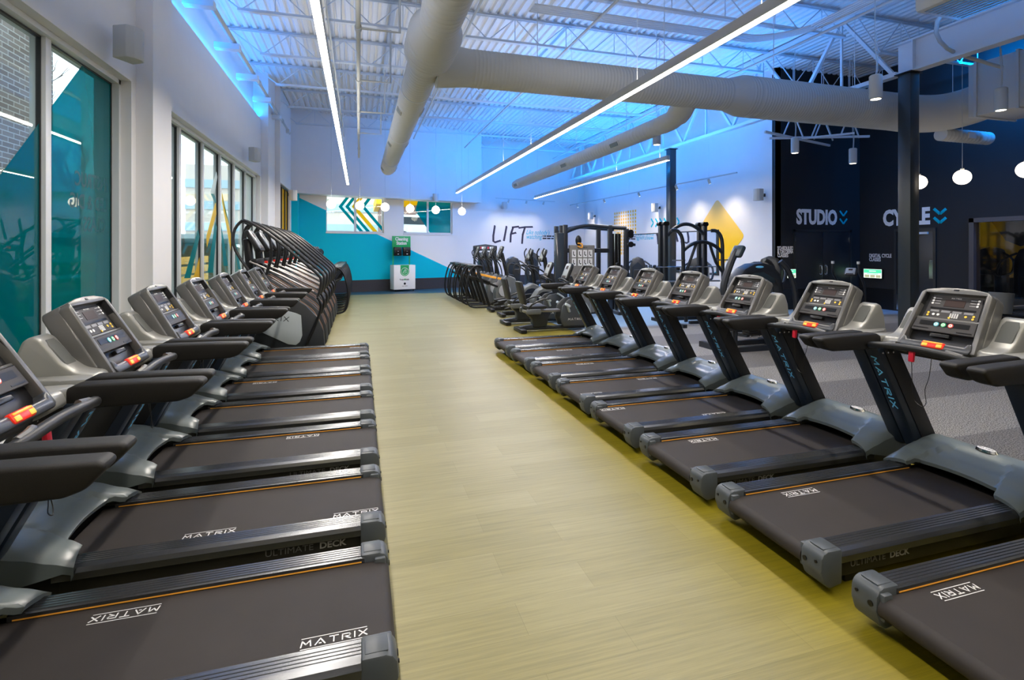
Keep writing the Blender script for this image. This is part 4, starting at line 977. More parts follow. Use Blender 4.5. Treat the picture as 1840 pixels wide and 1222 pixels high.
def make_bike():
    r = thing('recumbent_bike', None, 'exercise bike')
    b = MB(); b.b2((-.04, -.30, .0), (.10, .30, .085), .025); b.build('rear_foot', BK, r)
    b = MB(); b.prism([(.0, .04), (.0, .12), (.35, .16), (.80, .10), (1.2, .12), (1.55, .10), (1.55, .03)], -.07, .07, 'xz', .01); b.prism([(.30, .10), (.62, .10), (.66, .30), (.74, .42), (.14, .46), (.20, .36), (.30, .28)], -.11, .11, 'xz', .03, 2); b.build('frame', BLU, r)
    b = MB(); b.b2((.10, -.10, .42), (.95, .10, .48), .015); b.build('seat_track', STL, r)
    b = MB(); b.box((.36, 0, .545), (.46, .42, .08), .035); b.build('seat', PAD, r)
    b = MB(); b.box((.05, 0, .86), (.08, .38, .52), .035, rot=(0, -.22, 0)); b.build('backrest', PAD, r)
    for s in (-1, 1):
        T(r, 'side_handle', PL, [(.15, s*.22, .50), (.2, s*.30, .62), (.42, s*.31, .72), (.60, s*.30, .74)], .02)
        b = MB(); b.box((.26, s*.24, .46), (.34, .07, .12), .03); b.build('side_bracket', GRY, r)
        b = MB(); b.prism([(.98, .10), (.90, .30), (.96, .56), (1.10, .70), (1.32, .74), (1.50, .62), (1.62, .40), (1.60, .10)], s*.13, s*.19, 'xz', .025, 2); h = b.build('flywheel_cover', mat('bike_cover', (.04, .046, .052), .4), r)
        b = MB(); d = 1 if s < 0 else -1; matrix_word(b, rotM((1.26, s*.1905, .26), (d, 0, 0), (0, 0, 1)), .34, False, .16, .002); b.build('cover_lettering', M_['decal_white'], h)
        T(r, 'grey_arc', LGT, [(1.30, s*.20, .73), (1.50, s*.20, .60), (1.62, s*.20, .38), (1.62, s*.20, .12)], .022, 8, 3)
        b = MB(); b.bar((1.12, s*.20, .42), (1.06, s*.23, .56), .05, .04, .01); b.box((1.05, s*.26, .58), (.13, .09, .06), .02, rot=(0, .5, 0)); b.build('pedal', LGT, r)
    b = MB(); b.prism([(1.28, .70), (1.46, .66), (1.24, 1.22), (1.12, 1.20)], -.07, .07, 'xz', .02, 2); b.build('mast', BLU, r)
    b = MB(); matrix_word(b, rotM((1.255, 0, .96), (-.3, 0, 1), (0, 1, 0)), .34, False, .18, .002); b.build('mast_lettering', M_['decal_grey'], r)
    T(r, 'front_handle', PL, [(1.16, -.18, 1.05), (1.04, -.24, 1.10), (1.0, -.1, 1.15), (1.0, .1, 1.15), (1.04, .24, 1.10), (1.16, .18, 1.05)], .02)
    mini_console(r, (1.12, 0, 1.32), .34, .40, .4, m=PL); return r

def row(maker, spots, rz, labels, grp):
    p = maker(); km = {}
    for c in bpy.data.objects:
        if c.parent: km.setdefault(c.parent.name, []).append(c)
    for i, (x, y) in enumerate(spots):
        o = p if i == 0 else copy_tree(p, None, km); o.location = (x, y, 0); o.rotation_euler = (0, 0, rz); o['label'] = labels[i]; o['group'] = grp
row(make_climber, [(-.53, 9.72+.93*i) for i in range(6)], PI, ['black stair climber nearest the camera, its pale side panel in full view']+['black stair climber, %s from the camera in the row by the windows' % ORD[i] for i in range(1, 5)]+['last stair climber of the row, next to the suspension trainers'], 'stair climbers by the windows')
row(make_ascent, [(-.30, 15.3+.785*i) for i in range(8)], PI, ['black suspension elliptical nearest the stair climbers in the left row']+['black suspension elliptical on the left side, %s from the stair climbers' % ORD[i] for i in range(1, 7)]+['black suspension elliptical on the left side, closest to the teal wall'], 'suspension ellipticals at the left')
row(lambda: make_ascent(True), [(3.10, 15.65), (3.10, 16.75), (3.10, 17.85), (3.10, 18.95)], 0, ['suspension elliptical with orange guards on the right side, nearest the camera', 'suspension elliptical on the right side, second of four from the camera', 'suspension elliptical on the right side, third of four from the camera', 'suspension elliptical on the right side, farthest of four, near the far wall'], 'suspension ellipticals at the right')
row(make_elliptical, [(3.60, 13.3), (3.60, 14.45)], 0, ['elliptical trainer with curved handles just behind the recumbent bikes', 'elliptical trainer with curved handles next to the orange-guarded suspension elliptical'], 'elliptical trainers in the right row')
row(make_bike, [(3.36, 10.75), (3.36, 11.95)], 0, ['recumbent exercise bike next to the farthest right-row treadmill', 'recumbent exercise bike between the other bike and the ellipticals'], 'recumbent bikes')

# ---- multi-station cable tower
def P3(px, py, Z): rx, ry = ray(px); return Vector((rx*Z, ry*Z, CH+(HY-py)/F*Z))
r = thing('cable_machine', 'tall black cable tower with grey instruction panel, behind the farthest right treadmills', 'weight machine', (5.35, 12.9, 0), -.10)
b = MB()
for x, y in ((0, 0), (0, .9), (1.28, 0), (1.28, .9), (.02, .45)): b.b2((x-.06, y-.05, 0), (x+.06, y+.05, 2.48), .012)
b.build('tower_post', BLU, r)
T(r, 'top_arch', BLU, [(0, 0, 2.28), (.3, 0, 2.40), (.65, 0, 2.46), (1.0, 0, 2.44), (1.35, 0, 2.42), (1.75, 0, 2.40)], .055, 8, 3)
T(r, 'top_arch', BLU, [(0, .9, 2.28), (.65, .9, 2.46), (1.35, .9, 2.42), (1.75, .9, 2.40)], .055, 8, 3)
b = MB(); b.b2((0, -.05, 1.72), (1.28, .05, 1.84), .01); b.b2((-.06, -.05, .05), (1.35, .05, .16)); b.b2((-.3, .85, .0), (1.9, .95, .1)); b.b2((1.5, -.1, 0), (1.62, .9, .08)); b.build('cross_beam', BLU, r)
b = MB(); b.b2((.10, -.12, .10), (.80, .06, 1.93), .02); pn = b.build('weight_shroud', mat('shroud_grey', (.17, .165, .155), .45), r)
for j in range(2):
    for i in range(4):
        b = MB(); x = .15+i*.145+(.025 if i else 0); z = 1.60-j*.23; b.b2((x, -.128, z), (x+.115, -.12, z+.2)); b.mi = 1; b.b2((x+.03, -.131, z+.06), (x+.05, -.127, z+.16)); b.b2((x+.05, -.131, z+.04), (x+.085, -.127, z+.07)); b.build('exercise_card', [M_['decal_white'], M_['tm_dark_gloss']], pn)
b = MB(); matrix_word(b, rotM((.45, -.122, 1.865), (1, 0, 0), (0, 0, 1)), .26, False, .14, .002); b.build('shroud_lettering', M_['tm_black'], pn)
for x in (.24, .45, .66):
    b = MB(); b.b2((x-.028, -.135, .12), (x+.028, -.12, 1.18), .01); b.cyl((x, -.17, 1.12), (x, -.12, 1.12), .035, n=14); b.build('slot_rail', STL, pn)
b = MB(); b.b2((1.36, .15, .15), (1.66, .25, 2.25)); b.build('weight_plates', BK, r)
for x in (1.46, 1.56): T(r, 'guide_rod', CR, [(x, .1, .1), (x, .1, 2.3)], .012, 6, 0)
b = MB(); b.b2((1.70, -.06, 0), (1.82, .06, 2.38), .012); b.b2((1.74, -.1, 1.90), (2.0, .1, 1.98), .02); b.build('tower_post', BLU, r)
for z in (2.28, 2.20, 1.95): b = MB(); b.cyl((1.86, -.10, z), (1.86, -.04, z), .08, n=18); b.build('pulley', BK, r)
for k in range(11):
    b = MB(); b.cyl((1.48, -.14, .55+k*.085), (1.48, .0, .55+k*.085), .052-.002*(k % 3), n=12); b.build('stack_knob', BK, r)
b = MB(); b.b2((-.35, -.3, .02), (-.12, -.1, 2.25), .02); b.build('mirror_shroud', mat('smoke_glass', (.03, .04, .055), .1), r)
b = MB(); b.sphere((.34, -.1, 2.05), .12, (.7, .6, 1.2)); b.build('pulley_arm', BK, r)
b = MB(); b.tube([(.30, -.16, 1.90), (.42, -.16, 1.86), (.42, -.16, 1.96), (.30, -.16, 1.98)], .02, 6, 2); b.build('orange_handle', M_['orange'], r)

# ---- smith machine
r = thing('smith_rack', 'black rack with double curved top arches and barbell in front of the yellow diamond', 'weight machine', (7.25, 11.05, 0), -.02)
for x in (0, 1.12):
    for y in (0, .22): 
        b = MB(); b.b2((x-.05, y-.045, 0), (x+.05, y+.045, 2.42), .012)
        for z in range(14): b.cyl((x-.052, y, .6+z*.12), (x-.048, y, .6+z*.12), .012, n=8)
        b.build('rack_post', BLU, r)
for y in (0, .22):
    for x in (-.03, .03, 1.09, 1.15):
        b = MB(); b.cyl((x, y-.05, 2.45), (x, y+.05, 2.45), .055, n=16); b.build('pulley', BK, r)
T(r, 'top_arch', BLU, [(.05, 0, 2.15), (.22, 0, 2.32), (.50, 0, 2.44), (.75, 0, 2.42), (1.00, 0, 2.28), (1.12, 0, 2.16)], .045)
for x, xe in ((.12, .30), (1.24, 1.42)):
    T(r, 'curved_upright', BLU, [(x-.08, -.2, 2.28), (x+.06, -.25, 2.26), (xe-.02, -.3, 2.05), (xe, -.3, 1.55), (xe+.02, -.3, .9), (xe+.08, -.3, .05)], .045)
T(r, 'lower_arch', BLU, [(.30, -.3, 1.78), (.52, -.3, 1.93), (.86, -.3, 2.0), (1.2, -.3, 1.9), (1.42, -.3, 1.72)], .045)
T(r, 'brace', BLU, [(.66, -.3, 1.95), (.52, -.3, 1.6), (.34, -.3, 1.20)], .035, 8, 2); T(r, 'brace', BLU, [(1.05, -.3, 1.95), (1.22, -.3, 1.5), (1.44, -.3, 1.22)], .035, 8, 2)
T(r, 'barbell', CR, [(-.32, -.1, 1.38), (1.62, -.1, 1.38)], .016, 8, 0)
for x in (-.05, 1.2):
    T(r, 'bar_stop', STL, [(x+.05, -.3, 1.55), (x+.4, -.32, 1.55)], .014, 6, 0); T(r, 'weight_peg', STL, [(x, -.05, 1.02), (x+.3, -.1, 1.02)], .02, 8, 0)
b = MB(); b.b2((-.1, -.9, .0), (.0, .5, .08)); b.b2((1.15, -.9, 0), (1.25, .5, .08)); b.b2((-.1, .3, 0), (1.25, .4, .08)); b.build('base_frame', BLU, r)
# ---- strength machine with arched shroud
r = thing('leg_press', 'black strength machine with arched shroud and round pads behind the fifth right treadmill', 'weight machine', (6.95, 7.75, 0), 0)
b = MB()
pts = [(-.48, .95), (-.48, 1.15), (-.44, 1.32), (-.30, 1.47), (-.1, 1.555), (.1, 1.57), (.30, 1.52), (.45, 1.38), (.52, 1.2), (.54, .95), (.44, .95), (.42, 1.14), (.34, 1.28), (.1, 1.40), (-.1, 1.39), (-.28, 1.30), (-.36, 1.14), (-.38, .95)]
for i in range(1): b.prism(pts, -.14, .14, 'xz', .02, 2)
b.build('arched_shroud', BLU, r)
b = MB(); b.prism([(-.30, 1.20), (-.20, 1.38), (0, 1.46), (.2, 1.44), (.34, 1.30), (.38, 1.20)], -.13, .13, 'xz', .02, 2); sh = b.build('shroud_panel', mat('navy_pad', (.02, .035, .05), .35), r)
b = MB(); b.sphere((.0, -.135, 1.50), .10, (1, .12, .22)); b.build('shroud_badge', M_['decal_blue'], sh)
b = MB()
for k in range(14): b.b2((-.18, -.1, .25+k*.045), (.26, .1, .288+k*.045), .004)
b.mi = 1
for x in (-.08, .14): b.cyl((x, 0, .2), (x, 0, 1.35), .014, n=8)
b.build('weight_stack', [BK, CR], r)
for x in (-.42, .46): T(r, 'frame_tube', BLU, [(x, 0, 1.2), (x, 0, .6), (x, 0, .04)], .045, 8, 0)
T(r, 'frame_tube', BLU, [(.50, -.1, 1.60), (.64, -.16, 1.40), (.74, -.2, 1.0), (.76, -.2, .4), (.7, -.2, .04)], .05, 8, 3); T(r, 'frame_tube', BLU, [(.42, .2, 1.62), (.60, .2, 1.5), (.70, .2, 1.0), (.7, .2, .05)], .04, 8, 3)
b = MB(); b.b2((-.8, -.25, 0), (.75, -.15, .09)); b.b2((-.8, .3, 0), (.75, .4, .09)); b.b2((-.85, -.3, 0), (-.75, .45, .1)); b.b2((.5, -.3, 0), (.6, .45, .1)); b.build('base_frame', BLU, r)
T(r, 'seat_arm', BLU, [(-.75, -.1, .95), (-.74, -.1, 1.2), (-.62, -.1, 1.52), (-.52, -.1, 1.72), (-.46, -.1, 1.80)], .06, 8, 3)
b = MB(); b.box((-.46, -.12, 1.78), (.10, .26, .24), .045, rot=(0, .5, 0)); b.build('head_pad', M_['navy_pad'], r)
T(r, 'lever', STL, [(-.95, -.15, .98), (-.42, -.15, .98)], .03, 8, 0)
for z, x in ((.98, -.95), (1.0, -.55)): b = MB(); b.sphere((x, -.15, z), .055); b.build('knob', BK, r)
b = MB(); b.box((-.1, -.05, .82), (.5, .3, .10), .03); b.box((-.55, -.05, .62), (.14, .4, .5), .04, rot=(0, .3, 0)); b.build('seat_pad', PAD, r)
# ---- overhead machine behind: back rows of strength machines, simplified but shaped
def tower(label, x, y, rz, h=1.6, w=.55, name='strength_machine', header=False, arm=True):
    r = thing(name, label, 'weight machine', (x, y, 0), rz)
    b = MB(); b.prism([(-w/2, .1), (-w/2, h*.8), (-w*.34, h*.95), (0, h), (w*.34, h*.95), (w/2, h*.8), (w/2, .1)], -.13, .13, 'xz', .03, 2); b.build('weight_tower', mat('tower_body', (.03, .034, .04), .3), r)
    b = MB(); b.prism([(-w*.36, .2), (-w*.36, h*.76), (0, h*.88), (w*.36, h*.76), (w*.36, .2)], -.14, -.125, 'xz'); b.build('tower_window', M_['smoke_glass'], r)
    b = MB(); b.b2((-w/2, -.9, 0), (-w/2+.08, .1, .07)); b.b2((w/2-.08, -.9, 0), (w/2, .1, .07)); b.b2((-w/2, -.95, 0), (w/2, -.87, .07)); b.build('base_frame', BLU, r)
    b = MB(); b.box((0, -.55, .45), (.34, .36, .09), .035); b.build('seat', PAD, r)
    b = MB(); b.box((0, -.36, .82), (.30, .09, .58), .035, rot=(.15, 0, 0)); b.build('backrest', PAD, r)
    if arm:
        for s in (-1, 1): T(r, 'lever_arm', BLU, [(s*w*.4, -.1, h*.9), (s*w*.75, -.3, h*.8), (s*w*.8, -.6, h*.62), (s*w*.55, -.8, h*.58)], .03)
    T(r, 'seat_post', BLU, [(0, -.55, .4), (0, -.5, .05)], .035, 8, 0)
    if header:
        b = MB(); b.prism([(-.55, h), (-.55, h+.20), (0, h+.27), (.55, h+.20), (.55, h)], -.06, .06, 'xz', .02); hd = b.build('header_sign', BLU, r)
        
        for x0, x1, mm in ((-.36, -.22, 'clip_red'), (-.20, .02, 'decal_white'), (.05, .15, 'clip_red'), (.18, .40, 'decal_white')): b = MB(); b.b2((x0, -.068, h+.07), (x1, -.061, h+.16), .003); b.build('header_mark', M_[mm], hd)
        for s in (-1, 1): T(r, 'header_post', BLU, [(s*.50, 0, h+.1), (s*.50, 0, .04)], .05, 8, 0)
    return r
tower('black functional frame with marked header board behind the right suspension ellipticals', 5.05, 20.9, .26, 1.75, .6, 'functional_frame', True, False)
tower('black strength machine with round shroud beside the elliptical consoles', 5.35, 17.9, .1, 1.55)
tower('black strength machine left of the cable tower', 7.0, 20.6, .2, 1.7)
tower('black strength machine behind the rack, in front of the mirror', 9.5, 16.2, -.5, 1.55)
tower('black seated strength machine right of the rack near the white wall', 9.6, 12.9, -.8, 1.6)
tower('black strength machine between the near column and the studio doors', 8.45, 9.35, -1.2, 1.55)
tower('black strength machine beyond the arched leg press machine', 10.0, 10.6, -1.0, 1.65)
# second upright machines before the studio wall
r = thing('air_bike', 'black exercise machine with two upright grips in front of the studio doors', 'exercise bike', (10.95, 9.2, 0), .3)
b = MB(); b.b2((-.5, -.28, 0), (-.4, .28, .08)); b.b2((.5, -.28, 0), (.6, .28, .08)); b.b2((-.5, -.06, .05), (.6, .06, .13)); b.prism([(.0, .1), (-.1, .5), (.2, .85), (.5, .6), (.55, .12)], -.14, .14, 'xz', .03, 2); b.build('base_frame', BLU, r)
for s in (-1, 1):
    T(r, 'moving_handle', BLU, [(.25, s*.22, .5), (.15, s*.26, .9), (-.05, s*.28, 1.15), (-.18, s*.28, 1.28), (-.20, s*.27, 1.52)], .026)
    b = MB(); b.cyl((-.20, s*.27, 1.48), (-.20, s*.27, 1.54), .032, n=12); b.build('grip_end', M_['mullion_white'], r)
mini_console(r, (.05, 0, 1.30), .26, .2, .5, m=BLU)
b = MB(); b.box((-.45, 0, .95), (.26, .2, .08), .03); b.bar((-.42, 0, .9), (-.3, 0, .1), .06, .05); b.build('saddle', PAD, r)
r = thing('plate_machine', 'grey round pad of a machine cut by the right edge, behind the second right treadmill', 'weight machine', (10.75, 6.15, 0), -.2)
b = MB(); b.cyl((0, 0, .70), (.02, 0, 1.06), .15, .17, n=28); b.build('round_pad', GRY, r)
T(r, 'arm', BLU, [(0, 0, .75), (.25, -.1, .8), (.6, -.3, .82), (1.0, -.5, .7)], .05)
b = MB(); b.b2((-.25, -.2, .62), (.9, .25, .68), .01); b.mi = 1; b.b2((-.22, -.21, .25), (.9, -.20, .60)); b.mi = 0; b.b2((-.2, -.18, 0), (-.12, -.1, .65)); b.b2((.8, -.18, 0), (.88, -.1, .65)); b.b2((-.3, -.25, 0), (.95, .3, .06)); b.build('frame', [BK, M_['diamond_plate']], r)
# ---- dumbbell rack in front of mirror
r = thing('dumbbell_rack', 'three-tier dumbbell rack standing below the wall mirror', 'rack', (11.35, 19.2, 0), PI/2)
b = MB()
for s in (-1.6, 1.6): b.prism([(-.05, 0), (.45, 0), (.25, 1.0), (.15, 1.0)], s-.03, s+.03, 'yz')
b.build('side_frame', BLU, r)
for k, z in enumerate((.3, .62, .94)): b = MB(); b.box((0, .05+k*.08, z), (3.2, .3, .03), rot=(.2, 0, 0)); b.build('shelf', BLU, r)
db = None
for k, z in enumerate((.3, .62, .94)):
    for i in range(9):
        y_ = 17.8+i*.35; x_ = 11.30-k*.08
        if db is None:
            db = thing('dumbbell', 'x', 'dumbbell')
            b = MB(); b.cyl((0, -.0, 0), (.0, .0, .0001), .001, n=4); b = MB(); b.cyl((-.16, 0, .075), (-.07, 0, .075), .068, n=12); b.cyl((.07, 0, .075), (.16, 0, .075), .068, n=12); b.build('dumbbell_head', BK, db)
            b = MB(); b.cyl((-.08, 0, .075), (.08, 0, .075), .015, n=8); b.build('dumbbell_handle', CR, db); d = db
        else: d = copy_tree(db)
        d.location = (x_-.02, y_, z+.02); d['group'] = 'dumbbells on the rack below the mirror'; d['label'] = 'dumbbell on the %s shelf of the rack below the mirror, %s from the far end' % (('lowest', 'middle', 'top')[k], ORD[8-i])
# ---- benches
def bench(label, x, y, rz, inc=.5):
    r = thing('weight_bench', label, 'bench', (x, y, 0), rz)
    b = MB(); b.box((-.35, 0, .45), (.42, .28, .08), .03); b.build('seat', PAD, r)
    b = MB(); b.box((.28*math.cos(inc)+.0, 0, .48+.42*math.sin(inc)), (.86, .28, .08), .03, rot=(0, -inc, 0)); b.build('backrest', PAD, r)
    b = MB(); b.bar((-.6, 0, .06), (.7, 0, .06), .06, .06); b.bar((-.35, 0, .42), (-.1, 0, .06), .05, .05); b.bar((.3, 0, .55), (.4, 0, .06), .05, .05); b.b2((-.64, -.25, 0), (-.56, .25, .07)); b.b2((.66, -.25, 0), (.74, .25, .07)); b.build('base_frame', BLU, r)
bench('black incline bench below the left half of the mirror', 8.3, 17.6, .8, .9)
bench('black incline bench in front of the rack with double arches', 7.9, 10.0, 1.5, .6)

for i, (x_, y_, lb) in enumerate(((17.3, 10.1, 'added dark machine shape for the reflection in the glazed opening at right'), (16.8, 8.9, 'second added dark machine shape for the reflection in the glazed opening at right'))): tower(lb, x_, y_, -1.3, 1.9, .7)  # added silhouettes for the view reflected in the opening
# ------------------------------------------------------------------ signs and murals
def wall_text(parent, name, body, M, size, m, bold=.0, align='LEFT', sx=1.0, shear=0.0, sp=1.0, ext=.003, line=1.0):
    b = MB(); b.mesh(text_mesh(body, size, ext, bold, align, sx, shear, sp, line), M); return b.build(name, m, parent)
def put(b, name, m, label, cat, group=None):
    o = b.build(name, m); return tag(o, label, cat, group)
WHT = M_['decal_white']; TEAL = M_['teal_paint']; YEL = M_['yellow_paint']
Ms = lambda x, z: rotM((x, SY-.006, z), (1, 0, 0), (0, 0, 1))               # studio wall, faces the camera
Mc_ = lambda y, z: rotM((CX-.006, y, z), (0, -1, 0), (0, 0, 1))              # cycle wall, faces -X
LET_W = mat('letter_white', (.93, .90, .89), .5)
pa, pb = on_studio(1431, 401.5), on_studio(1504, 401.5); hh = on_studio(1431, 375).z-pa.z
me = text_mesh('STUDIO', 1, .003, .045, 'LEFT'); w0 = max(v.co.x for v in me.vertices)-min(v.co.x for v in me.vertices); h0 = max(v.co.y for v in me.vertices)
b = MB(); b.mesh(me, Ms(pa.x, pa.z) @ Matrix.Diagonal(((pb.x-pa.x)/w0, hh/h0, 1, 1))); put(b, 'studio_lettering', LET_W, 'large white word STUDIO on the black wall above the double doors', 'wall lettering')
pa, pb = on_cycle(1587, 405), on_cycle(1671.5, 402.5); hh = on_cycle(1587, 377.5).z-pa.z
me = text_mesh('CYCLE', 1, .003, .045, 'LEFT'); w0 = max(v.co.x for v in me.vertices)-min(v.co.x for v in me.vertices); h0 = max(v.co.y for v in me.vertices)
b = MB(); b.mesh(me, Mc_(pa.y, pa.z) @ Matrix.Diagonal(((pa.y-pb.y)/w0, hh/h0, 1, 1))); put(b, 'cycle_lettering', LET_W, 'large white word CYCLE on the black wall, partly behind the near column', 'wall lettering')
def chev(proj, xs, ys, w, name, label, grp=None):
    b = MB()
    for (y0, y1) in ys:
        p = [proj(xs[0], y0), proj(xs[1], y1), proj(xs[2], y0)]
        b.tube(p, w, 8, 0)
    return b, p
b = MB()
for (y0, y1) in ((379, 388), (393, 402)):
    p = [on_studio(1509, y0), on_studio(1515.5, y1), on_studio(1522, y0)]
    for a, c in zip(p, p[1:]): b.bar(a, c, .012, .055, .004, up=(0, 0, 1))
put(b, 'chevron_mark', TEAL, 'pair of teal chevrons beside the word STUDIO', 'wall mark')
b = MB()
for (y0, y1) in ((375, 384.5), (391, 400.5)):
    p = [on_cycle(1678, y0), on_cycle(1689, y1), on_cycle(1700, y0)]
    for a, c in zip(p, p[1:]): b.bar(a, c, .012, .075, .004, up=(0, 0, 1))
put(b, 'chevron_mark', TEAL, 'pair of teal chevrons beside the word CYCLE', 'wall mark')
p = on_studio(1396.5, 462); b = MB(); b.mesh(text_mesh('SCHEDULED\n& ON DEMAND\nCLASSES', .15, .002, .004, 'LEFT', .72, line=.72), Ms(p.x, p.z)); put(b, 'small_lettering', LET_W, 'small white lettering SCHEDULED & ON DEMAND CLASSES left of the studio doors', 'wall lettering')
p = on_cycle(1562, 469); b = MB(); b.mesh(text_mesh('DIGITAL CYCLE\nCLASSES', .15, .002, .004, 'LEFT', .66, line=.8), Mc_(p.y, p.z)); put(b, 'small_lettering', LET_W, 'small white lettering DIGITAL CYCLE CLASSES above the right wall tablet', 'wall lettering')
# wall tablets
mat('screen_green', (.05, .35, .2), .3, emit=(.06, .55, .28), es=1.2); mat('screen_white', (.6, .65, .6), .3, emit=(.7, .85, .7), es=1.5); mat('screen_photo', (.3, .3, .2), .3, emit=(.35, .36, .22), es=1.0)
def tablet(label, Mt, w, h):
    b = MB(); b.M = Mt; b.box((0, 0, .05), (w, h, .03), .012); b.box((0, 0, .02), (w*.4, h*.5, .05)); r = put(b, 'wall_tablet', BK, label, 'screen')
    b = MB(); b.M = Mt; b.box((0, -h*.0, .066), (w*.92, h*.86, .002)); b.mi = 1; b.box((0, h*.22, .068), (w*.9, h*.36, .002)); b.mi = 2
    for k in range(3): b.box(((k-1)*w*.29, -h*.26, .068), (w*.25, h*.28, .002))
    b.mi = 0; b.box((0, h*.24, .070), (w*.35, h*.06, .002)); b.mi = 1; b.box((0, -h*.04, .068), (w*.6, h*.07, .002))
    b.build('screen', [M_['screen_white'], M_['screen_green'], M_['screen_photo']], r)
pt = on_cycle(1571, 491.5); tablet('lit tablet with green header on the black wall between the two rooms', Mc_(pt.y, pt.z), .62, .31)
pt = on_studio(1419, 491.5); tablet('lit tablet with green header at the left end of the black wall', Ms(pt.x, pt.z), .34, .30)
# white right wall: yellow diamond, dots, arrows, mirror
Mr = lambda y, z: rotM((SW-.006, y, z), (0, -1, 0), (0, 0, 1))
def on_r(px, py): return onX(px, py, SW)
top, rt, bt = on_r(1289, 357), on_r(1338.5, 424), on_r(1291, 490)
cy = top.y; ht = (top.z-bt.z)/2; cz = (top.z+bt.z)/2; hw = abs(top.y-rt.y); cz = rt.z
b = MB(); b.M = Mr(cy, cz); pts = []; R_ = .16
for ax, az in ((0, top.z-cz), (hw, 0), (0, bt.z-cz), (-hw, 0)):
    pts.append((ax, az))
q = []
for i in range(4):
    A, B_, C_ = Vector(pts[i-1]), Vector(pts[i]), Vector(pts[(i+1) % 4]); u1 = (A-B_).normalized(); u2 = (C_-B_).normalized()
    for k in range(7): t = k/6; q.append(tuple((B_+u1*R_)*(1-t)**2+B_*2*t*(1-t)+(B_+u2*R_)*t*t))
b.prism(q, -.002, .002, 'xy')
m, n, l, bb_ = nmat('diamond_fade'); tc, sp = obj_xyz(n, l); mr_ = n.new('ShaderNodeMapRange'); mr_.inputs[1].default_value = cz-.2; mr_.inputs[2].default_value = top.z+.5; l.new(sp.outputs['Z'], mr_.inputs[0])
l.new(mixc(n, l, mr_.outputs[0], rgb(250, 196, 8), rgb(205, 188, 150)), bb_.inputs['Base Color']); bb_.inputs['Roughness'].default_value = .6
put(b, 'diamond_mural', M_['diamond_fade'], 'large yellow diamond with rounded corners painted on the white right wall', 'mural')
b = MB(); a0, a1 = on_r(1105, 384), on_r(1142, 380); a2 = on_r(1105, 455)
for i in range(10):
    for j in range(13):
        b.box((SW-.004, a0.y+(a1.y-a0.y)*i/9, a0.z-(a0.z-a2.z)*j/12), (.006, .11, .11), 0)
put(b, 'dot_mural', mat('dot_yellow', rgb(236, 184, 60), .6), 'grid of small yellow dots painted on the white wall behind the cable tower', 'mural')
b = MB()
for i in range(7):
    x = 1170+i*7.7
    p = [on_r(x, 393+(-.3*i)), on_r(x+4.3, 400.5-.3*i), on_r(x, 408-.3*i)]
    for a, c in zip(p, p[1:]): b.bar(a, c, .012, .075, .004, up=(0, 0, 1))
put(b, 'arrow_mural', TEAL, 'row of thin teal arrowheads painted above the wall mirror', 'mural')
c0, c1 = on_r(1126.5, 423), on_r(1291, 416); zb_ = on_r(1138, 482).z
b = MB(); b.b2((SW-.03, c1.y, zb_), (SW-.006, c0.y, c0.z)); r = put(b, 'wall_mirror', M_['mirror'], 'wide wall mirror on the white right wall behind the rack', 'mirror')
b = MB()
for (p, q_) in (((SW-.045, c1.y-.04, zb_-.04), (SW-.002, c1.y, c0.z+.04)), ((SW-.045, c0.y, zb_-.04), (SW-.002, c0.y+.04, c0.z+.04)), ((SW-.045, c1.y, c0.z), (SW-.002, c0.y, c0.z+.04)), ((SW-.045, c1.y, zb_-.04), (SW-.002, c0.y, zb_))): b.b2(p, q_)
b.build('mirror_frame', M_['frame_dark'], r)
# back wall lettering
Mb_ = lambda t, z: Bm @ Matrix(((1, 0, 0, t), (0, 0, -sgn*-1 if False else 0, 0), (0, 1, 0, z), (0, 0, 0, 1)))
def Mbw(t, z, d=.006): return rotM(bw(t, z, d), BD, (0, 0, 1))
t0, z0 = onB(886, 436); t1, z1 = onB(950, 407); b = MB(); b.M = Mbw(t0, z0); Wd = t1-t0; Hh = z1-z0
def brush(lines, w):
    for L in lines:
        P_ = [(x*Wd, y*Hh) for x, y in L]; b.strokes([P_], w, .004); b.strokes([[(x+.035*Wd*.6, y-.02) for x, y in P_]], w*.45, .005)
brush([[(.04, .98), (.0, .40), (.0, .10), (.05, .02), (.19, .12)], [(.36, .96), (.29, .14)], [(.54, .90), (.48, .5), (.47, .06)], [(.53, .92), (.70, .98)], [(.49, .53), (.62, .60)], [(.88, .92), (.82, .5), (.80, -.02)], [(.72, .90), (.90, .96), (1.10, .98)]], .085)
put(b, 'lift_lettering', mat('brush_black', (.03, .025, .05), .6), 'hand-brushed black word LIFT on the far white wall', 'wall lettering')
t0, z0 = onB(945, 421); b = MB(); b.mesh(text_mesh("Like nobody's", .34, .002, .0, 'LEFT', .78, .35), Mbw(t0, z0)); t0, z0 = onB(945, 429); b.mesh(text_mesh('watching', .34, .002, .0, 'LEFT', .8, .35), Mbw(t0, z0)); put(b, 'script_lettering', TEAL, 'teal handwritten line Like nobody\'s watching beside the word LIFT', 'wall lettering')
b = MB(); t0, z0 = onB(975, 425.5); 
for zz_, ws in ((z0, (.07, .16, .42, .34)), (z0-.12, (.32, .30, .22, .16))):
    x_ = t0
    for w_ in ws: b.M = Mbw(x_, zz_); b.b2((0, 0, -.002), (w_*.75, .07, .002)); x_ += w_*.75+.04
b.M = Matrix.Identity(4); put(b, 'small_lettering', BK, 'two small black text lines between the word LIFT and the cable tower', 'wall lettering')
# teal return at the far left corner
b = MB(); b.b2((-2.54, 21.5, 0), (-2.30, 22.0, zbk)); struct(b.build('wall_teal_return', M_['teal_paint']))

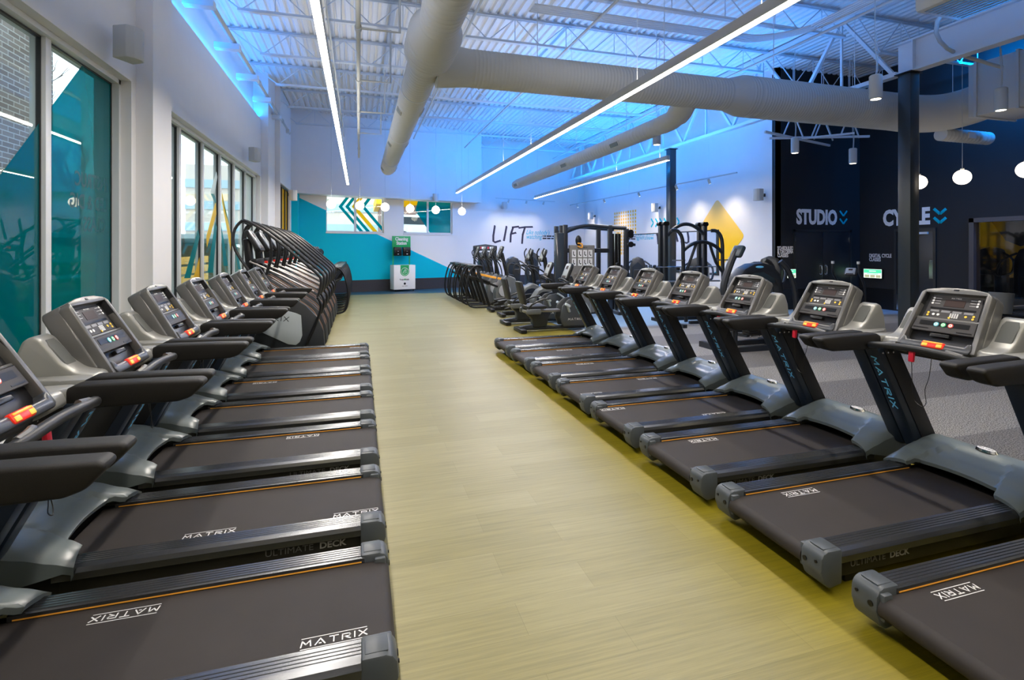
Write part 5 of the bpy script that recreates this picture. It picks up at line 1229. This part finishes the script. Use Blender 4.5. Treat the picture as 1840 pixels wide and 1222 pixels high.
# ------------------------------------------------------------------ cleaning station
tcn, _ = onB(716, 500); base = bw(tcn, 0, .55)
r = thing('cleaning_station', 'white and green cleaning station with two dispensers in front of the teal wall', 'cleaning station', base, math.atan2(BD.y, BD.x))
GRN = mat('sign_green', rgb(22, 156, 88), .45); WH = mat('cart_white', (.72, .72, .72), .4)
b = MB(); b.b2((-.48, -.25, .09), (.48, .25, 1.13), .01); cart = b.build('cart', WH, r)
for x in (-.4, .4):
    b = MB(); b.cyl((x, -.18, .045), (x+.03, -.18, .045), .045, n=14); b.b2((x-.01, -.2, .04), (x+.04, -.16, .1)); b.build('caster', BK, r)
b = MB(); b.b2((-.19, -.256, .83), (.19, -.25, 1.13)); b.cyl((0, -.25, .86), (0, -.256, .86), .20, n=36); b.mi = 1; b.cyl((0, -.256, .86), (0, -.258, .86), .165, n=36); b.mi = 0; b.cyl((0, -.258, .86), (0, -.260, .86), .15, n=36); b.mi = 1
b.M = rotM((0, -.261, .86), (1, 0, 0), (0, 0, 1)); b.strokes([[(-.09, -.05), (-.03, .03), (.04, .05), (.08, .02)], [(-.08, -.07), (.03, -.07), (.09, -.03)], [(-.02, .0), (.05, .0)], [(.0, .07), (.02, .11)], [(.05, .08), (.08, .10)]], .014, .002)
b.build('cart_emblem', [GRN, WH], cart)
b = MB(); Mq = lambda x, z: rotM((x, -.256, z), (1, 0, 0), (0, 0, 1)); b.mesh(text_mesh('Train', .095, .002, .002, 'RIGHT'), Mq(-.03, .48)); b.mesh(text_mesh('Safe', .095, .002, .002, 'LEFT'), Mq(.04, .48)); b.cyl((0, -.256, .335), (0, -.258, .335), .05, n=20); b.b2((-.12, -.258, .225), (-.03, -.256, .24)); b.b2((0, -.258, .225), (.12, -.256, .24)); b.mi = 1; b.cyl((.005, -.256, .515), (.005, -.2585, .515), .034, n=20); b.build('cart_lettering', [BK, GRN], cart)
b = MB()
for s in (-1, 1): b.b2((s*.37-.02, .16, 1.1), (s*.37+.02, .2, 2.36))
b.b2((-.41, .15, 1.9), (.41, .2, 2.38), .004); sg = b.build('sign_board', GRN, r)
b = MB(); b.mesh(text_mesh('Cleaning', .20, .003, .006, 'CENTER', .82), rotM((0, .145, 2.19), (1, 0, 0), (0, 0, 1))); b.mesh(text_mesh('Station', .20, .003, .006, 'CENTER', .82), rotM((0, .145, 2.01), (1, 0, 0), (0, 0, 1))); b.build('sign_lettering', WH, sg)
for s in (-1, 1):
    b = MB(); b.b2((s*.20-.17, .0, 1.52), (s*.20+.17, .16, 1.90), .03); d = b.build('wipe_dispenser', M_['tm_dark_gloss'], r)
    b = MB(); b.box((s*.20, -.002, 1.72), (.05, .004, .012)); b.box((s*.2, -.002, 1.6), (.06, .004, .03)); b.build('dispenser_mark', WH, d)

# ------------------------------------------------------------------ loudspeakers
def speaker(label, p, facing, back, s=1.0):
    f = Vector(facing).normalized(); Ms_ = rotM(p, Vector(f).cross(Vector((0, 0, 1))), (0, 0, 1)); Ms_ = rotM(p, Vector((0, 0, 1)).cross(f), (0, 0, 1))
    r = thing('loudspeaker', label, 'loudspeaker', (0, 0, 0), 0, 'white wall loudspeakers')
    b = MB(); b.M = Ms_; b.prism([(-.13*s, -.10*s), (.13*s, -.10*s), (.12*s, .08*s), (.05*s, .13*s), (-.05*s, .13*s), (-.12*s, .08*s)], -.19*s, .19*s, 'xy', .01, 2, M=rotM((0, 0, 0), (1, 0, 0), (0, 0, 1))); o = b.build('cabinet', M_['duct_white'], r)
    b = MB(); b.M = Ms_; b.box((0, -.0, .115*s), (.03*s, .02*s, .01)) ; b.build('speaker_mark', M_['tm_dark_gloss'], o)
    q = Vector(p)-f*.1*s; e = Vector(back); b = MB(); b.tube([q, (q+e)/2+Vector((0, 0, -.03)), e], .02*s, 8, 2); b.box(e, (.06, .06, .1)); b.build('bracket', M_['frame_dark'], r)
speaker('white wall loudspeaker above the nearest window, beside the first pier', onX(233, 80, -2.62), (.9, -.5, -.1), onX(210, 72, -2.88), 1.0)
speaker('white wall loudspeaker above the second window group', onX(458, 278, -2.62), (.9, -.5, -.1), onX(449, 275, -2.88), .95)
speaker('white wall loudspeaker in the far left corner above the yellow window', onX(527, 351, -2.2), (.9, -.5, -.1), onX(518, 350, -2.49), .95)
def bsp(label, px, py, d, off=0):
    t, z = onB(px, py, d); speaker(label, bw(t, z, d), BN, bw(t+.05, z, max(0.03, d-.28)), .9)
bsp('white loudspeaker on the bulkhead edge at the far wall', 783, 355, .92); bsp('white loudspeaker on the far wall above the word LIFT', 907, 369, .3)
for lb, px, py in (('white loudspeaker near the far right corner of the room', 1061, 388), ('white loudspeaker above the teal arrowheads', 1176, 373), ('white loudspeaker high at the right of the yellow diamond', 1362, 350)):
    p = onX(px, py, SW-.30); speaker(lb, p, (-1, -.2, -.1), p+Vector((.28, .05, 0)), .95)

# ------------------------------------------------------------------ outside
mat('grass', rgb(158, 160, 126), .9, noise=(2, .3)); mat('asphalt', rgb(176, 178, 180), .85, noise=(5, .15)); mat('bark', rgb(92, 80, 74), .9); mat('bldg_tan', rgb(222, 206, 192), .8); mat('bldg_glass', rgb(176, 200, 210), .3); mat('bldg_grey', rgb(170, 178, 184), .7)
o = MB(); o.b2((-6.5, -12, -.3), (-3.35, 40, -.1)); struct(o.build('ground_walk', M_['asphalt']))
o = MB(); o.grid([[(-6.5, -12, -.15), (-6.5, 60, -.15)], [(-9.5, -12, 1.2), (-9.5, 60, 1.2)], [(-14, -12, 2.5), (-14, 60, 2.5)]]); struct(o.build('ground_bank', M_['grass']))
o = MB(); o.b2((-90, -12, 2.3), (-14, 120, 2.5)); struct(o.build('ground_parking', M_['asphalt']))
o = MB(); o.b2((-14, 26.5, 2.3), (60, 120, 2.5)); struct(o.build('ground_parking_rear', M_['asphalt']))
o = MB(); o.b2((-9, -8, -.2), (-5.6, 11.85, 9)); struct(o.build('wall_brick_wing', M_['brick']))
r = thing('slatted_fence', 'yellow slatted fence standing outside the second window group', 'fence', (-5.3, 0, 0))
for k in range(5):
    b = MB(); b.b2((-.03, 10.2, .1+k*.31), (.03, 21, .33+k*.31), .004); b.build('slat', YEL, r)
b = MB()
for y in (10.3, 13, 15.6, 18.2, 20.8): b.b2((-.1, y-.05, -.2), (-.03, y+.05, 1.6))
b.build('fence_post', M_['frame_dark'], r)
def tree(label, x, y, z, h, seed, leaf=False):
    rnd = random.Random(seed); r = thing('bare_tree' if not leaf else 'leafy_tree', label, 'tree', (x, y, z)); b = MB(); tips = []
    def br_(p, d, L, rad, dep):
        q = p+d*L; b.tube([p, (p+q)/2+Vector((rnd.uniform(-.04, .04), rnd.uniform(-.04, .04), 0))*L, q], [rad, rad*.7], 5, 2)
        if dep == 0: tips.append(q); return
        for _ in range(3 if dep > 2 else 2+int(rnd.random() > .5)):
            nd = (d+Vector((rnd.uniform(-.6, .6), rnd.uniform(-.6, .6), rnd.uniform(-.1, .5)))).normalized(); br_(p+d*L*rnd.uniform(.6, 1), nd, L*rnd.uniform(.6, .8), rad*.6, dep-1)
    br_(Vector((0, 0, 0)), Vector((0, 0, 1)), h*.36, h*.02, 5 if not leaf else 3); b.build('branches', M_['bark'], r)
    if leaf:
        b = MB()
        for t in tips:
            for _ in range(46):
                q = t+Vector((rnd.gauss(0, .55), rnd.gauss(0, .55), rnd.gauss(0, .5))); a = rnd.uniform(0, PI)
                b.box(q, (.16, .10, .01), rot=(rnd.uniform(0, 3), rnd.uniform(0, 3), a))
        b.build('foliage', mat('leaf', rgb(96, 128, 78), .7), r)
tree('bare winter tree seen through the left half of the second window group', -12.5, 24.5, 2.3, 8.5, 3)
tree('bare winter tree farther along outside the second window group', -13.5, 38, 2.3, 9, 5)
tree('bare winter tree low behind the parked car outside', -20, 46, 2.5, 8, 9)
tree('leafy green tree seen through the left back window', -3.6, 33, 2.4, 6.4, 11, True)
r = thing('far_building', 'glass and tan office building across the parking seen through the windows', 'building', (0, 0, 0))
b = MB(); b.b2((-62, 45, 2.5), (-46, 130, 13)); b.build('facade', M_['bldg_tan'], r); b = MB()
for k in range(3): b.b2((-46, 45, 4+k*3.4), (-45.8, 130, 5.9+k*3.4))
b.build('window_band', M_['bldg_glass'], r); b = MB(); b.b2((-46.5, 44, 13), (-45.5, 131, 14.2)); b.build('parapet', M_['bldg_grey'], r)
r = thing('rear_building', 'pale low building across the street behind the back windows', 'building', (0, 0, 0))
b = MB(); b.b2((-20, 70, 2.5), (14, 84, 12)); b.build('facade', M_['bldg_tan'], r); b = MB()
for k in range(3): b.b2((-20, 69.8, 4+k*2.6), (14, 70, 5.0+k*2.6))
b.build('window_band', M_['bldg_glass'], r)
r = thing('corner_shop', 'low brown building with yellow fascia seen through the right back window', 'building', (0, 0, 0))
b = MB(); b.b2((2, 50, 2.5), (16, 60, 6.0)); b.build('facade', mat('brown_wall', rgb(150, 120, 112), .8), r); b = MB(); b.b2((1.5, 49.2, 6.0), (16, 60, 6.9)); b.build('fascia', YEL, r)
b = MB(); b.b2((5.2, 49.9, 3.4), (7, 50, 5.2)); b.build('shop_window', M_['bldg_glass'], r)
def car(label, x, y, z, rz, col, van=False):
    r = thing('parked_van' if van else 'parked_car', label, 'van' if van else 'car', (x, y, z), rz)
    if van: prof = [(-2.5, .35), (-2.5, 1.0), (-1.9, 1.15), (-1.3, 1.85), (2.4, 1.95), (2.5, .35)]
    else: prof = [(-2.2, .3), (-2.25, .75), (-1.2, .95), (-.5, 1.42), (.8, 1.45), (1.7, 1.0), (2.2, .95), (2.25, .35)]
    b = MB(); b.prism(prof, -.85, .85, 'xz', .08, 2); b.build('body', col, r)
    win = [(-1.75, 1.15), (-1.25, 1.72), (2.0, 1.75), (2.0, 1.2)] if van else [(-1.05, .98), (-.48, 1.34), (.75, 1.37), (1.45, 1.02)]
    b = MB(); b.prism(win, -.87, .87, 'xz'); b.build('side_window', mat('car_glass', (.03, .04, .05), .1), r)
    for cx in (-1.45, 1.45):
        for s in (-1, 1): b = MB(); b.cyl((cx, s*.72, .33), (cx, s*.88, .33), .33, n=20); b.mi = 1; b.cyl((cx, s*.87, .33), (cx, s*.89, .33), .19, n=14); b.build('wheel', [BK, DSC], r)
car('silver sedan parked outside beyond the second window group', -17.5, 36, 2.5, PI/2+.1, mat('car_silver', (.35, .38, .40), .25, metal=.6))
car('white van parked behind the silver sedan outside', -23, 44, 2.5, PI/2, mat('car_white', (.75, .76, .76), .3), True)
car('white van seen through the right back window', 4.6, 40.5, 2.5, PI+.1, M_['car_white'], True)
